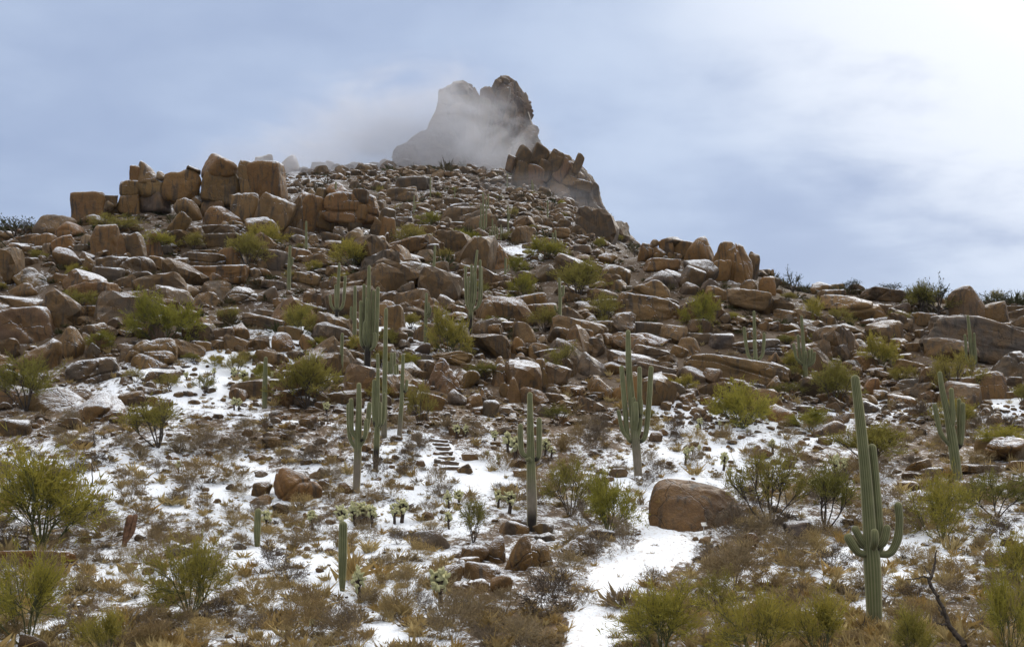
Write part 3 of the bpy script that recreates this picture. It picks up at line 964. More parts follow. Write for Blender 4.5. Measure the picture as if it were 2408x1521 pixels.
# ------------------------------------------------------------------ the jointed summit outcrop on the left
OUT = dict(dmax=172.0)
Z1 = (0, 337.1, .336)
batch(*Z1, [
    (500, 345, 735, 560, 'B.o', dict(label='big brown block at the left end of the summit outcrop')),
    (700, 362, 825, 440, 'S.d'), (757, 412, 835, 530, 'B.t'), (715, 395, 805, 470, 'R.d'),
    (828, 354, 983, 500, 'B.t'), (978, 343, 1190, 475, 'S.p', dict(roll=-3)),
    (845, 262, 996, 380, 'B.t'), (992, 250, 1154, 372, 'B.t'), (912, 158, 990, 285, 'B.o'), (962, 126, 1125, 282, 'D.t'), (1095, 195, 1165, 255, 'R.d'),
    (1148, 194, 1414, 400, 'B.o', dict(label='large square block left of the domed capstone on the outcrop', cracks=1)),
    (1305, 156, 1402, 212, 'R.d'), (1404, 68, 1676, 235, 'D.o', dict(label='domed capstone at the very top of the summit outcrop')),
    (1406, 188, 1694, 415, 'B.t', dict(label='large pale block under the domed capstone of the outcrop', cracks=0)),
    (1670, 132, 1789, 390, 'B.t', dict(label='tall narrow pillar block right of the domed capstone', roll=-4)),
    (1744, 133, 1990, 385, 'B.o', dict(label='large block with rounded shoulder at the outcrop top beside the pillar')),
    (1225, 392, 1420, 560, 'R.t'), (1305, 358, 1430, 440, 'D.t'), (1414, 405, 1572, 520, 'B.t'), (1418, 446, 1686, 590, 'D.o'), (1168, 484, 1340, 640, 'R.t'),
    (1615, 360, 1815, 580, 'B.t', dict(cracks=1)), (1785, 358, 2065, 680, 'B.t', dict(roll=24)), (1985, 368, 2115, 680, 'S.d', dict(roll=70)),
    (2036, 350, 2290, 660, 'B.o', dict(roll=22, label='big leaning slab at the right end of the summit outcrop')), (1425, 572, 1715, 670, 'S.d'), (1536, 546, 1612, 620, 'R.t'),
    (1596, 548, 1704, 625, 'B.t'), (1720, 515, 1970, 660, 'D.t'), (2050, 540, 2120, 690, 'S.d', dict(roll=72)),
    (258, 498, 530, 660, 'D.d', dict(roll=-12, snow=.25)), (378, 552, 582, 670, 'D.o', dict(roll=-14, snow=.4)), (230, 640, 405, 750, 'S.o', dict(roll=-14)), (556, 495, 765, 580, 'D.t'),
    (1430, 640, 1700, 740, 'S.d'), (640, 572, 838, 812, 'B.o', dict(label='tall upright block with flat top in the four-stone row')),
    (820, 636, 908, 812, 'B.o', dict(label='short narrow upright stone in the four-stone row')),
    (888, 634, 1030, 826, 'B.d', dict(roll=-24, label='upright stone leaning left with a snowy edge in the four-stone row')),
    (1002, 608, 1152, 812, 'P.o', dict(label='jagged upright stone at the right end of the four-stone row')),
    (560, 788, 705, 945, 'R.t'), (680, 800, 965, 935, 'B.d'), (885, 803, 1085, 920, 'S.p'), (1038, 790, 1155, 895, 'B.t'), (388, 732, 605, 905, 'R.t'), (355, 648, 535, 780, 'B.o', dict(roll=-16)),
    (98, 638, 290, 730, 'S.o', dict(roll=-14)), (210, 718, 312, 790, 'R.d'), (298, 703, 368, 795, 'B.o'), (520, 712, 645, 760, 'S.g'), (568, 638, 650, 715, 'R.t'),
    (110, 866, 355, 1015, 'D.t'), (646, 866, 870, 970, 'S.p', dict(roll=8)), (876, 908, 1104, 1005, 'S.p'), (610, 928, 740, 995, 'R.t'), (0, 612, 105, 700, 'R.t'),
    (1288, 768, 1565, 885, 'S.d'), (1515, 738, 1724, 870, 'S.o'), (1325, 748, 1525, 795, 'S.d'), (1326, 858, 1730, 992, 'S.o', dict(label='long low stone under the stacked ledge below the outcrop')), (1160, 800, 1310, 930, 'B.d'),
    (38, 983, 295, 1080, 'D.t'), (-20, 1068, 335, 1225, 'S.t', dict(roll=5, label='broad flat boulder above the large dark-bellied boulder at the left edge')),
    (-60, 1152, 405, 1430, 'S.r', dict(roll=-8, label='large dark-bellied reddish boulder at the left edge')), (40, 1368, 430, 1600, 'D.t', dict(label='big pale dome below the dark-bellied boulder at the left edge')),
    (362, 1283, 574, 1540, 'R.t', dict(label='upright round boulder beside the pale dome near the left edge')), (562, 1323, 645, 1415, 'R.t'), (602, 1398, 700, 1515, 'R.p'), (546, 1252, 745, 1405, 'R.d'),
    (476, 978, 790, 1150, 'B.o', dict(cracks=1)), (516, 1138, 755, 1215, 'S.t'), (770, 1066, 910, 1115, 'S.d'), (866, 1036, 1045, 1105, 'S.t'),
    (826, 1363, 1230, 1590, 'D.t', dict(label='large tan boulder like a resting loaf above the purple-grey block')), (1136, 1296, 1315, 1415, 'R.d'), (1350, 1328, 1455, 1400, 'X.t'), (1330, 1383, 1495, 1475, 'S.t'), (1462, 1303, 1535, 1390, 'P.t'),
    (1556, 1000, 1835, 1140, 'D.p'), (1785, 1002, 1970, 1130, 'D.p'), (1510, 1150, 1675, 1255, 'R.t'), (1570, 1252, 1755, 1385, 'R.t'), (1705, 1192, 1985, 1315, 'S.p', dict(roll=14)), (1745, 1162, 1980, 1235, 'S.p', dict(roll=10)),
    (1890, 1322, 2055, 1490, 'R.o'), (2095, 1332, 2215, 1460, 'R.t'), (1940, 1286, 2120, 1375, 'S.t'), (1845, 748, 2025, 900, 'S.p', dict(roll=12)), (1416, 663, 1580, 725, 'D.p'),
    (1726, 948, 1855, 1005, 'S.t'), (1836, 958, 2005, 1035, 'S.p', dict(roll=10)), (1916, 1088, 2065, 1155, 'S.t'), (2056, 902, 2240, 995, 'S.t', dict(roll=12)), (1980, 590, 2135, 690, 'S.d', dict(roll=12)),
    (0, 1420, 60, 1500, 'R.t'), (780, 1010, 850, 1050, 'S.d'), (1680, 850, 1735, 965, 'R.d'), (1740, 880, 1830, 940, 'S.d'), (150, 800, 260, 860, 'S.d'), (0, 700, 90, 760, 'S.t')], **OUT)
Z2 = (577.9, 337.1, .3357)
batch(*Z2, [
    (428, 316, 498, 400, 'R.t'), (493, 316, 562, 440, 'B.t'), (550, 270, 738, 380, 'D.o', dict(label='dark rounded cap stone on the right half of the summit outcrop')), (732, 320, 866, 420, 'S.d', dict(roll=6)),
    (552, 343, 924, 545, 'B.o', dict(cracks=1)), (742, 438, 855, 530, 'B.o'), (922, 452, 1050, 600, 'B.d', dict(roll=20)), (636, 488, 724, 570, 'B.t'), (712, 528, 815, 610, 'B.d'), (862, 532, 980, 660, 'S.d', dict(roll=28)),
    (910, 513, 1054, 750, 'D.o'), (666, 588, 874, 820, 'D.t', dict(label='broad domed boulder low on the right side of the summit outcrop')), (836, 642, 990, 820, 'B.t'), (936, 628, 1004, 770, 'S.d', dict(roll=62)),
    (410, 360, 510, 470, 'X.d'), (470, 470, 620, 600, 'B.t', dict(roll=20)), (530, 630, 680, 720, 'S.d', dict(roll=10)), (430, 640, 510, 720, 'R.t')], **OUT)
batch(*Z2, [
    (700, 948, 835, 1035, 'S.d'), (1036, 972, 1200, 1075, 'R.p'), (846, 1102, 1115, 1300, 'D.t', dict(label='large dome behind the many-armed saguaro')), (985, 1138, 1115, 1345, 'B.t'), (1636, 1098, 1805, 1240, 'R.t'),
    (346, 903, 525, 995, 'S.t', dict(roll=10)), (1415, 1010, 1560, 1090, 'R.p'), (1085, 1300, 1185, 1365, 'B.p'), (1740, 1220, 1840, 1300, 'R.t'), (1095, 805, 1240, 900, 'R.t'), (1380, 945, 1455, 1005, 'R.g'),
    (1300, 960, 1390, 1010, 'R.p'), (680, 1130, 850, 1210, 'R.p'), (480, 1240, 560, 1300, 'R.t'), (520, 1075, 610, 1130, 'R.p'), (1420, 1180, 1560, 1260, 'R.t')])
# ------------------------------------------------------------------ the right ridge
RID = dict(dmax=168.0)
Z4 = (1155.8, 510.5, .285)
batch(*Z4, [
    (1203, 218, 1345, 375, 'R.o'), (1308, 183, 1384, 255, 'R.d'), (1296, 222, 1446, 345, 'R.t'), (1378, 183, 1510, 325, 'B.o', dict(roll=-14)), (1486, 188, 1675, 350, 'B.o'), (1428, 158, 1586, 250, 'R.d'),
    (1576, 160, 1866, 400, 'D.o', dict(label='big smooth-backed block at the crest of the right ridge')), (1818, 210, 2150, 560, 'D.o', dict(label='largest rust-brown boulder on the right ridge skyline', cracks=2)),
    (1896, 308, 2146, 550, 'R.o'), (2096, 283, 2216, 540, 'R.d'), (2203, 430, 2300, 500, 'S.d'), (2288, 428, 2334, 505, 'R.d'), (2208, 488, 2340, 660, 'B.o'), (2252, 492, 2380, 590, 'S.p', dict(roll=24)),
    (1253, 343, 1545, 450, 'S.o', dict(label='overhanging flat boulder jutting left below the right ridge crest')), (1326, 298, 1446, 350, 'S.t'), (1442, 298, 1566, 355, 'S.t'), (1236, 428, 1606, 600, 'D.p', dict(label='broad purple-grey slab under the overhanging ridge boulder')),
    (1586, 343, 1876, 570, 'R.p'), (1536, 398, 1766, 610, 'B.d', dict(roll=24)), (1826, 358, 1986, 550, 'B.o'), (1716, 518, 1876, 660, 'S.p', dict(roll=34)), (1756, 568, 1966, 700, 'S.t', dict(roll=26)), (1536, 538, 1726, 650, 'D.p'),
    (1946, 588, 2326, 800, 'S.t', dict(roll=16)), (2046, 518, 2206, 640, 'R.t'), (1036, 528, 1476, 720, 'D.t', dict(label='large smooth dome below the purple-grey ridge slab')),
    (996, 638, 1586, 890, 'S.t', dict(roll=14, label='huge smooth whaleback slab sloping right below the ridge')), (1046, 758, 1336, 840, 'S.t'), (906, 393, 1146, 575, 'B.t', dict(roll=14)), (796, 368, 926, 460, 'B.t'), (912, 498, 1116, 615, 'D.t'),
    (876, 298, 1046, 410, 'R.t'), (1050, 408, 1190, 460, 'S.g'), (756, 858, 1096, 965, 'S.t'), (1086, 858, 1406, 980, 'S.d'), (1176, 948, 1456, 1080, 'R.o'), (1496, 988, 1736, 1150, 'D.t'), (1586, 958, 1836, 1070, 'S.p', dict(roll=8)), (1796, 963, 2006, 1100, 'B.g'),
    (1996, 1008, 2400, 1150, 'S.g', dict(label='wide grey slab behind the three-armed saguaro on the right slope')), (1616, 1138, 2420, 1400, 'S.t', dict(roll=13, label='longest brown slab on the right slope below two saguaros', cracks=1)), (1516, 1228, 1836, 1375, 'D.p', dict(roll=12)),
    (196, 638, 456, 770, 'S.t', dict(roll=-5)), (146, 718, 566, 850, 'S.t', dict(roll=-6)), (366, 388, 546, 550, 'R.d'), (816, 593, 996, 690, 'D.t'), (1260, 640, 1420, 710, 'S.t', dict(roll=14)), (1400, 670, 1540, 780, 'S.d', dict(roll=26))], **RID)
batch(*Z4, [
    (15, 998, 95, 1160, 'P.o'), (82, 983, 164, 1180, 'P.t'), (148, 988, 290, 1150, 'R.o'), (176, 863, 376, 1040, 'D.t'), (446, 913, 656, 1070, 'R.d'), (646, 918, 860, 1060, 'B.o'), (850, 958, 1046, 1070, 'R.t'), (362, 968, 466, 1040, 'P.t'),
    (306, 1038, 486, 1200, 'R.t'), (316, 1168, 470, 1420, 'P.t', dict(label='big-nosed upright boulder in the pointed rock heap')), (112, 1322, 254, 1560, 'P.t', dict(label='tall pointed stone at the foot of the rock heap')), (-10, 1208, 160, 1420, 'P.r'), (126, 1158, 254, 1310, 'P.t'),
    (186, 1248, 350, 1450, 'B.t'), (26, 1148, 114, 1230, 'P.t'), (200, 1118, 286, 1200, 'R.t'), (666, 1113, 956, 1340, 'D.p', dict(label='grey dome right of the pointed rock heap')), (726, 1068, 846, 1120, 'S.t'), (1006, 1108, 1206, 1220, 'R.t'),
    (1146, 1058, 1476, 1220, 'S.p', dict(roll=8)), (1466, 1058, 1626, 1170, 'S.t', dict(roll=20)), (1196, 1188, 1506, 1330, 'S.p', dict(roll=10)), (900, 1193, 1106, 1310, 'R.t'), (990, 1278, 1306, 1540, 'D.o', dict(label='brown dome directly behind the candelabra saguaro')),
    (786, 1308, 936, 1440, 'R.t'), (796, 1328, 1016, 1520, 'R.o'), (576, 1383, 770, 1480, 'R.t'), (450, 1398, 566, 1480, 'R.p'), (1326, 1288, 1526, 1390, 'S.t', dict(roll=10)), (1336, 1358, 1606, 1500, 'R.g'), (1506, 1313, 1606, 1420, 'R.t'),
    (2266, 1308, 2400, 1460, 'R.t'), (2056, 1368, 2256, 1450, 'S.g', dict(roll=8)), (1826, 1328, 1966, 1380, 'S.t')])
Z5 = (1733.8, 577.9, .285)
batch(*Z5, [
    (588, 298, 776, 400, 'D.t'), (732, 318, 896, 390, 'S.t'), (916, 313, 1056, 400, 'R.d'), (676, 368, 906, 460, 'S.t'), (1046, 348, 1406, 470, 'S.d', dict(roll=8)),
    (686, 403, 1266, 620, 'D.t', dict(label='broad pale dome near the crest, left of the dark ridge trees', cracks=1)), (1066, 478, 1266, 610, 'B.d'), (1256, 473, 1426, 580, 'R.p'), (1406, 553, 1656, 670, 'B.t'), (1176, 548, 1316, 620, 'R.t'),
    (1016, 598, 1146, 680, 'R.r'), (1096, 588, 1276, 670, 'R.p'), (826, 638, 1026, 740, 'R.t'), (760, 673, 926, 820, 'P.r'), (946, 768, 1106, 890, 'R.t'), (856, 768, 956, 860, 'R.t'), (736, 748, 806, 840, 'R.t'), (1466, 688, 1616, 770, 'B.t'),
    (222, 638, 336, 710, 'R.p'), (376, 638, 520, 730, 'R.t'), (366, 558, 496, 650, 'R.p'), (656, 908, 776, 970, 'S.g'), (236, 878, 356, 970, 'R.t'), (241, 958, 406, 1100, 'S.t', dict(roll=20)), (2040, 520, 2190, 590, 'D.t'), (2150, 500, 2400, 590, 'S.d')], **RID)
boulder(2152, 748, 2480, 868, 'slab', 'g', dmax=168, roll=17, cracks=2, label='great tilted grey slab split by cracks at the right edge', thick=1.2, yaw=0.1)
boulder(2326, 826, 2480, 900, 'dome', 'p', label='rounded grey slab below the great tilted slab at the right edge')
batch(*Z5, [
    (1006, 1088, 1160, 1250, 'R.o'), (1116, 1188, 1286, 1285, 'R.t'), (1296, 938, 1526, 1055, 'S.t', dict(roll=18)), (1306, 1093, 1606, 1200, 'S.g'), (1506, 1063, 1646, 1125, 'R.o'), (1351, 803, 1496, 875, 'S.t'), (1311, 888, 1456, 960, 'S.t'),
    (2206, 1083, 2356, 1170, 'B.d'), (2131, 1203, 2326, 1270, 'S.t'), (1936, 1128, 2036, 1190, 'R.g'), (880, 1380, 1060, 1430, 'S.t'), (940, 1130, 1010, 1200, 'R.d'), (1120, 1040, 1240, 1090, 'S.t')])
# ------------------------------------------------------------------ lower slopes
ZA = (0, 770.6, .285)
batch(*ZA, [
    (146, 488, 726, 720, 'D.t', dict(label='broad boulder with a snowy back at the left, beside its rounder twin')), (551, 528, 1086, 785, 'D.t', dict(label='bulging snow-dusted boulder with a dark hollow beneath, left slope')),
    (556, 248, 1004, 480, 'S.p', dict(roll=-8, label='purple-grey flat-faced block speckled with snow on the left slope')), (-20, 758, 260, 900, 'S.d', dict(roll=-6)), (1520, 1090, 1600, 1150, 'R.t'), (540, 845, 640, 910, 'R.d'),
    (2080, 230, 2175, 310, 'R.p'), (2160, 175, 2295, 285, 'R.t')])
ZB = (577.9, 722.4, .3167)
batch(*ZB, [
    (1306, 378, 1606, 650, 'P.r', dict(label='large tent-shaped boulder left of the pointed rock heap')), (1266, 633, 1486, 780, 'S.t', dict(roll=18)), (1486, 608, 1656, 740, 'R.p'), (1366, 328, 1686, 440, 'R.t'), (1816, 418, 1966, 600, 'P.t'),
    (1716, 598, 1806, 720, 'P.t'), (1756, 688, 1886, 830, 'R.p'), (186, 1188, 566, 1470, 'M.o', dict(snow=.3, label='large smooth tan dome on the lower slope left of the stairs')), (41, 1288, 190, 1420, 'R.t'), (-10, 1388, 196, 1475, 'D.t'),
    (516, 1183, 626, 1290, 'R.d'), (536, 1268, 620, 1370, 'R.d'), (466, 1213, 556, 1280, 'X.g'), (436, 1008, 526, 1095, 'R.p'), (796, 378, 996, 550, 'R.p'), (1246, 268, 1376, 360, 'R.p'), (1570, 1160, 1684, 1245, 'S.t', dict(roll=-30)),
    (1590, 470, 1740, 620, 'R.t'), (1240, 350, 1380, 440, 'S.p'), (1640, 640, 1760, 760, 'X.t'), (1880, 560, 1960, 680, 'R.t'), (1230, 935, 1305, 1000, 'B.d'), (1690, 840, 1760, 900, 'P.g'), (1260, 780, 1360, 850, 'R.t')])
boulder(781, 883, 842, 906, 'slab', 'd', label='low brown stone edging below the dark-based saguaro', cracks=0)
ZF = (1107.7, 1107.7, .28)
batch(*ZF, [
    (1490, 72, 2290, 535, 'M.r', dict(label='big reddish-brown boulder beside the trail bend', cracks=0, thick=.6, snow=.12)), (212, 412, 490, 545, 'D.t'), (322, 352, 565, 470, 'D.p'), (516, 428, 694, 540, 'M.t'), (266, 538, 514, 880, 'M.t', dict(label='upright egg-shaped boulder with a snowy crown by the trail')),
    (91, 538, 290, 790, 'M.d'), (486, 572, 690, 830, 'M.t'), (536, 518, 704, 600, 'S.p'), (686, 538, 1066, 730, 'D.d'), (986, 478, 1206, 580, 'S.d', dict(roll=10)), (1910, 538, 2016, 620, 'M.r'), (2286, 518, 2412, 660, 'M.r')])
Z6 = (577.9, 1107.7, .2716)
batch(*Z6, [
    (1431, 508, 1766, 695, 'D.p', dict(roll=-8, label='smooth grey lens-shaped boulder left of the boulder pile under the saguaro')), (1856, 638, 2106, 810, 'M.d'), (1776, 768, 1946, 915, 'M.d'), (1846, 738, 2026, 850, 'M.t'), (1696, 808, 1876, 1005, 'M.t'), (1876, 768, 2266, 970, 'D.t'),
    (1786, 938, 2136, 1080, 'S.p', dict(roll=-8)), (2116, 893, 2310, 1080, 'M.t'), (2020, 1050, 2130, 1125, 'M.t'), (430, 670, 500, 710, 'M.g'), (500, 645, 565, 695, 'M.g'), (370, 700, 410, 745, 'M.g')])
batch(0, 1107.7, .2716, [(-40, 678, 645, 850, 'S.o', dict(label='long low ledge of rock capped with snow at the left edge')), (1436, 598, 1655, 775, 'R.d'), (165, 1398, 425, 1600, 'R.d'), (1230, 820, 1340, 910, 'R.t')])
ZR = (1733.8, 818.7, .2977)
batch(*ZR, [
    (1960, 698, 2330, 930, 'R.o', dict(label='large brown boulder at the right edge beside the forked saguaro')), (1876, 698, 2110, 850, 'D.t'), (1776, 918, 2086, 990, 'S.t', dict(roll=3)), (1456, 938, 1666, 1025, 'R.p'), (1326, 868, 1536, 980, 'D.t'), (2130, 888, 2300, 960, 'S.t'),
    (586, 573, 866, 710, 'D.p'), (376, 1366, 626, 1510, 'S.g', dict(label='grey stone with a flat snowy lid near the foreground saguaro')), (966, 413, 1126, 520, 'R.p'), (330, 575, 465, 625, 'S.d'), (230, 440, 440, 600, 'R.o'), (2000, 1370, 2110, 1410, 'S.g'), (1300, 985, 1460, 1030, 'S.d'), (120, 760, 210, 850, 'R.t')])

# ------------------------------------------------------------------ saguaros
def sweep(pts, radii, ribs, step=None, bark_top=None, dark=(0.0, 0.0), scar_base=0.0, seed=0, nring=None):
    """ribbed stem along a line with a domed tip; returns verts, faces, tint (rib, bark, dark)"""
    rows = np.hstack([np.asarray(pts, float), np.asarray(radii, float)[:, None]])
    length = np.linalg.norm(np.diff(rows[:, :3], axis=0), axis=1).sum()
    n = nring or int(max(8, min(34, length / max(rows[:, 3].mean(), .05) * 1.3)))
    line = smooth_line(rows, n)
    P, rad = line[:, :3], line[:, 3].copy()
    rs = np.random.RandomState(seed)
    rad *= 1 + .035 * np.interp(np.linspace(0, 1, n), np.linspace(0, 1, 7), rs.uniform(-1, 1, 7))
    tip = []
    dirv = P[-1] - P[-2]
    dirv /= np.linalg.norm(dirv)
    for a in (22, 44, 64, 80):
        tip.append((*(P[-1] + dirv * rad[-1] * 1.1 * math.sin(R(a))), rad[-1] * math.cos(R(a))))
    tip = np.array(tip)
    P = np.vstack([P, tip[:, :3]])
    rad = np.concatenate([rad, tip[:, 3]])
    T = np.gradient(P, axis=0)
    T /= np.linalg.norm(T, axis=1, keepdims=True)
    ref = np.array([0.0, 1.0, 0.0])
    k = ribs * 2
    th = np.arange(k) / k * 2 * np.pi
    ridge = (np.arange(k) % 2 == 0).astype(float)
    prof = 1 + .11 * (ridge * 2 - 1)
    V, tint = [], []
    frac = np.linspace(0, 1, len(P))
    for j in range(len(P)):
        t = T[j]
        a = np.cross(ref, t)
        a /= np.linalg.norm(a) + 1e-9
        b = np.cross(t, a)
        ring = P[j] + rad[j] * prof[:, None] * (np.cos(th)[:, None] * a + np.sin(th)[:, None] * b)
        V.append(ring)
        bk = 0.0 if bark_top is None else float(np.clip((bark_top - frac[j]) / .18, 0, 1))
        dk = float(np.clip((dark[0] - frac[j]) / .05, 0, 1)) if dark[0] > 0 else 0.0
        dk = max(dk, float(np.clip((scar_base - frac[j]) / .04, 0, 1)) if scar_base > 0 else 0.0)
        tint.append(np.stack([ridge * (1 - bk * .7), np.full(k, bk), np.full(k, dk)], 1))
    V.append((P[-1] + dirv * rad[-1] * .6)[None])
    tint.append(np.array([[1.0, 0, 0]]))
    V, tint = np.vstack(V), np.vstack(tint)
    m = len(P)
    idx = np.arange(m * k).reshape(m, k)
    nx = np.roll(idx, -1, 1)
    q = np.stack([idx[:-1], nx[:-1], nx[1:], idx[1:]], -1).reshape(-1, 4)
    tri = np.stack([idx[-1], nx[-1], np.full(k, m * k)], -1)
    return V, [q, tri], tint


SAGUAROS = []


def saguaro(label, trunk, tr, arms=(), d=None, bark=.25, dark=0.0, group='saguaros on the hillside', dmax=700.0, name='saguaro', mat=None):
    """trunk: picture-grid points base to tip, tr: radii in grid pixels at those points; arms: (points, radius, depth offset in m[, scar])"""
    u, v = trunk[0]
    d = d or hit(u, v, dmax)
    k = d / F
    base = at(u, v, d)
    ribs = 15 if tr[0] * 2 > 20 else 12 if tr[0] > 5 else 9
    seed = int(u * 7 + v)
    rs = random.Random(seed)

    def local(p, dy=0.0):
        w = at(p[0], p[1], d)
        return (w.x - base.x, dy, w.z - base.z)
    pts = [local(p) for p in trunk]
    pts = [(pts[0][0], 0, pts[0][2] - .5)] + pts
    rad = [tr[0] * k] + [r * k for r in tr]
    pts[-1] = (pts[-1][0], 0, pts[-1][2] - rad[-1])
    n = len(pts)
    V, f, tint = sweep(pts, rad, ribs, bark_top=bark, dark=(dark, 0), seed=seed)
    me = make_mesh('trunk', V, f, True, mat or M_SAGUARO, tint)
    if not arms:
        o = add(name, me, None, base)
    else:
        o = add(name, None, None, base)
        add('trunk', me, o)
        for arm in arms:
            ap, ar, dy = arm[0], arm[1], arm[2]
            m = len(ap)
            q = [local(p, dy * min(1.0, (i + .35) / max(m - 1.6, 1))) for i, p in enumerate(ap)]
            q[-1] = (q[-1][0], q[-1][1], q[-1][2] - ar * k)
            rr = [ar * k * (.78 if i == 0 else 1.06 if i == m // 2 else .96) for i in range(m)]
            V, f, tint = sweep(q, rr, max(8, ribs - 2), seed=seed + m, scar_base=arm[3] if len(arm) > 3 else 0.0)
            add('arm', make_mesh('arm', V, f, True, mat or M_SAGUARO, tint), o)
    tag(o, label, 'cactus' if name != 'saguaro' else 'saguaro', group)
    SAGUAROS.append((o, u, v))
    return o


saguaro('tallest ribbed saguaro with a ring of upturned arms, lower right', [(2057, 1470), (2054, 1390), (2051, 1325), (2046, 1262), (2035, 1110), (2022, 980), (2011, 882)], [16, 17.2, 17.6, 14.2, 12.3, 10.8, 9],
        [([(2058, 1306), (2069, 1284), (2066, 1210), (2059, 1110), (2053, 1044)], 9.8, .12), ([(2062, 1302), (2092, 1300), (2110, 1268), (2115, 1225), (2112, 1180)], 8.6, 0.0),
         ([(2045, 1304), (2018, 1298), (2000, 1275), (1993, 1254)], 8.8, -.05, .1), ([(2046, 1294), (2028, 1272), (2012, 1236)], 8.2, .05), ([(2047, 1292), (2018, 1278), (2004, 1255)], 6.5, .3),
         ([(2050, 1292), (2048, 1268), (2047, 1240)], 8.2, -.42), ([(2056, 1290), (2074, 1272), (2082, 1232)], 8.8, -.15, .15)], bark=.12)
saguaro('forked saguaro with thin upright arms near the right edge', [(2252, 1128), (2241, 1045), (2231, 985), (2217, 923), (2210, 873)], [10, 10.5, 8, 6, 4.6],
        [([(2236, 1050), (2214, 1022), (2205, 990), (2198, 949)], 5.2, 0), ([(2234, 1010), (2238, 985), (2234, 912)], 5.2, -.2), ([(2238, 1030), (2243, 1000), (2241, 962)], 4.2, .4),
         ([(2246, 1052), (2258, 1047), (2263, 1000), (2264, 946)], 5.4, 0, .15), ([(2248, 1050), (2259, 1030), (2263, 980), (2263, 936)], 4.5, .5)], bark=.2)
saguaro('candelabra saguaro with a crowd of upright arms behind the big boulder', [(1501, 1118), (1496, 1050), (1487, 960), (1479, 870), (1477, 776)], [8.8, 9.2, 8.2, 6.6, 5],
        [([(1493, 1040), (1477, 1028), (1470, 960), (1462, 859)], 5.4, 0, .08), ([(1484, 1036), (1464, 1012), (1454, 963)], 4.2, -.1), ([(1497, 1034), (1504, 1000), (1503, 930), (1503, 862)], 5.0, -.25),
         ([(1500, 1040), (1517, 1026), (1525, 960), (1531, 860)], 5.6, 0, .08), ([(1487, 1010), (1488, 985), (1489, 934)], 4.6, -.45), ([(1493, 1012), (1494, 985), (1493, 944)], 4.8, -.6), ([(1495, 986), (1505, 974), (1506, 938)], 4.3, -.3, .3)], bark=.34)
saguaro('two-armed saguaro with a blackened base on the boulder pile', [(1250, 1247), (1251, 1200), (1249, 1110), (1247, 1010), (1246, 922)], [9.5, 11, 9.6, 7.6, 5.6],
        [([(1246, 1076), (1228, 1064), (1224, 1030), (1224, 996)], 5.8, 0), ([(1252, 1082), (1266, 1074), (1268, 1030), (1268, 981)], 5.8, 0, .14), ([(1248, 1084), (1241, 1081), (1239, 1076)], 4, -.25), ([(1250, 1082), (1246, 1080), (1245, 1074)], 4, -.3)], bark=.45, dark=.20)
saguaro('four-armed saguaro with a scarred trunk left of the stairs', [(838, 1158), (840, 1100), (842, 1040), (844, 960), (844, 900)], [7.5, 8.6, 7.8, 6, 4.7],
        [([(838, 1030), (828, 1012), (827, 975), (827, 936)], 5, -.2), ([(836, 1054), (823, 1030), (820, 990), (819, 948)], 4.8, .1), ([(848, 1048), (860, 1020), (866, 985), (869, 945)], 5.2, 0), ([(850, 1036), (860, 1024), (863, 984)], 4.4, -.35, .2)], bark=.45, dark=.06)
saguaro('slim three-armed saguaro with a charred foot behind the four-armed one', [(883, 1102), (885, 1060), (887, 1000), (888, 925), (889, 866)], [5.6, 6.6, 6.2, 5, 3.7],
        [([(884, 1006), (880, 990), (879, 944), (880, 892)], 4.2, 0, .15), ([(890, 1006), (901, 990), (903, 960), (904, 922)], 3.7, 0, .15), ([(889, 1004), (895, 994), (896, 945)], 3.3, -.4)], bark=.2, dark=.27)
saguaro('tallest armless pole saguaro of the cluster above the stairs', [(903, 1028), (904, 960), (905, 880), (908, 724)], [6.2, 5.8, 5.2, 4], bark=.25, dark=.08)
saguaro('pale slender saguaro with one short hooked arm on its right', [(939, 1028), (942, 980), (945, 930), (948, 832)], [5.4, 5, 4.4, 3.6], [([(946, 921), (954, 917), (957, 892)], 3.4, 0, .2)], bark=.35, dark=.05)
saguaro('sheaf of close upright saguaro stems behind the pole saguaro', [(920, 925), (920, 880), (921, 829)], [4, 3.8, 3.2], [([(922, 916), (927, 905), (927, 828)], 3, .3), ([(918, 912), (914, 900), (914, 850)], 3, 0), ([(923, 912), (930, 900), (930, 857)], 2.8, -.2), ([(924, 914), (934, 900), (934, 855)], 2.6, .2)], bark=.15)
saguaro('short saguaro tip showing just left of the tall pole saguaro', [(889, 965), (889, 900), (888, 831)], [4, 3.9, 3.3], bark=.1)
saguaro('many-armed saguaro with a black lower trunk at the centre left', [(864, 897), (864, 850), (866, 800), (867, 720), (868, 624)], [7.4, 7.4, 6.6, 5.2, 3.5],
        [([(862, 822), (851, 808), (849, 770), (849, 707)], 4.2, 0, .12), ([(862, 818), (857, 800), (855, 740), (855, 667)], 3.7, .3), ([(864, 815), (864, 780), (864, 702)], 3.2, -.5), ([(868, 822), (876, 806), (877, 750), (878, 682)], 4.0, .1, .1),
         ([(868, 824), (884, 806), (887, 750), (889, 675)], 4.2, -.1, .1), ([(870, 824), (881, 815), (883, 782)], 3.6, -.4), ([(862, 814), (858, 795), (859, 757)], 3.2, -.5)], bark=.2, dark=.34)
saguaro('one-armed saguaro just left of the many-armed saguaro', [(834, 808), (834, 757), (835, 672)], [4.4, 4.4, 3.2], [([(833, 756), (826, 744), (826, 720)], 2.6, 0)], bark=.3)
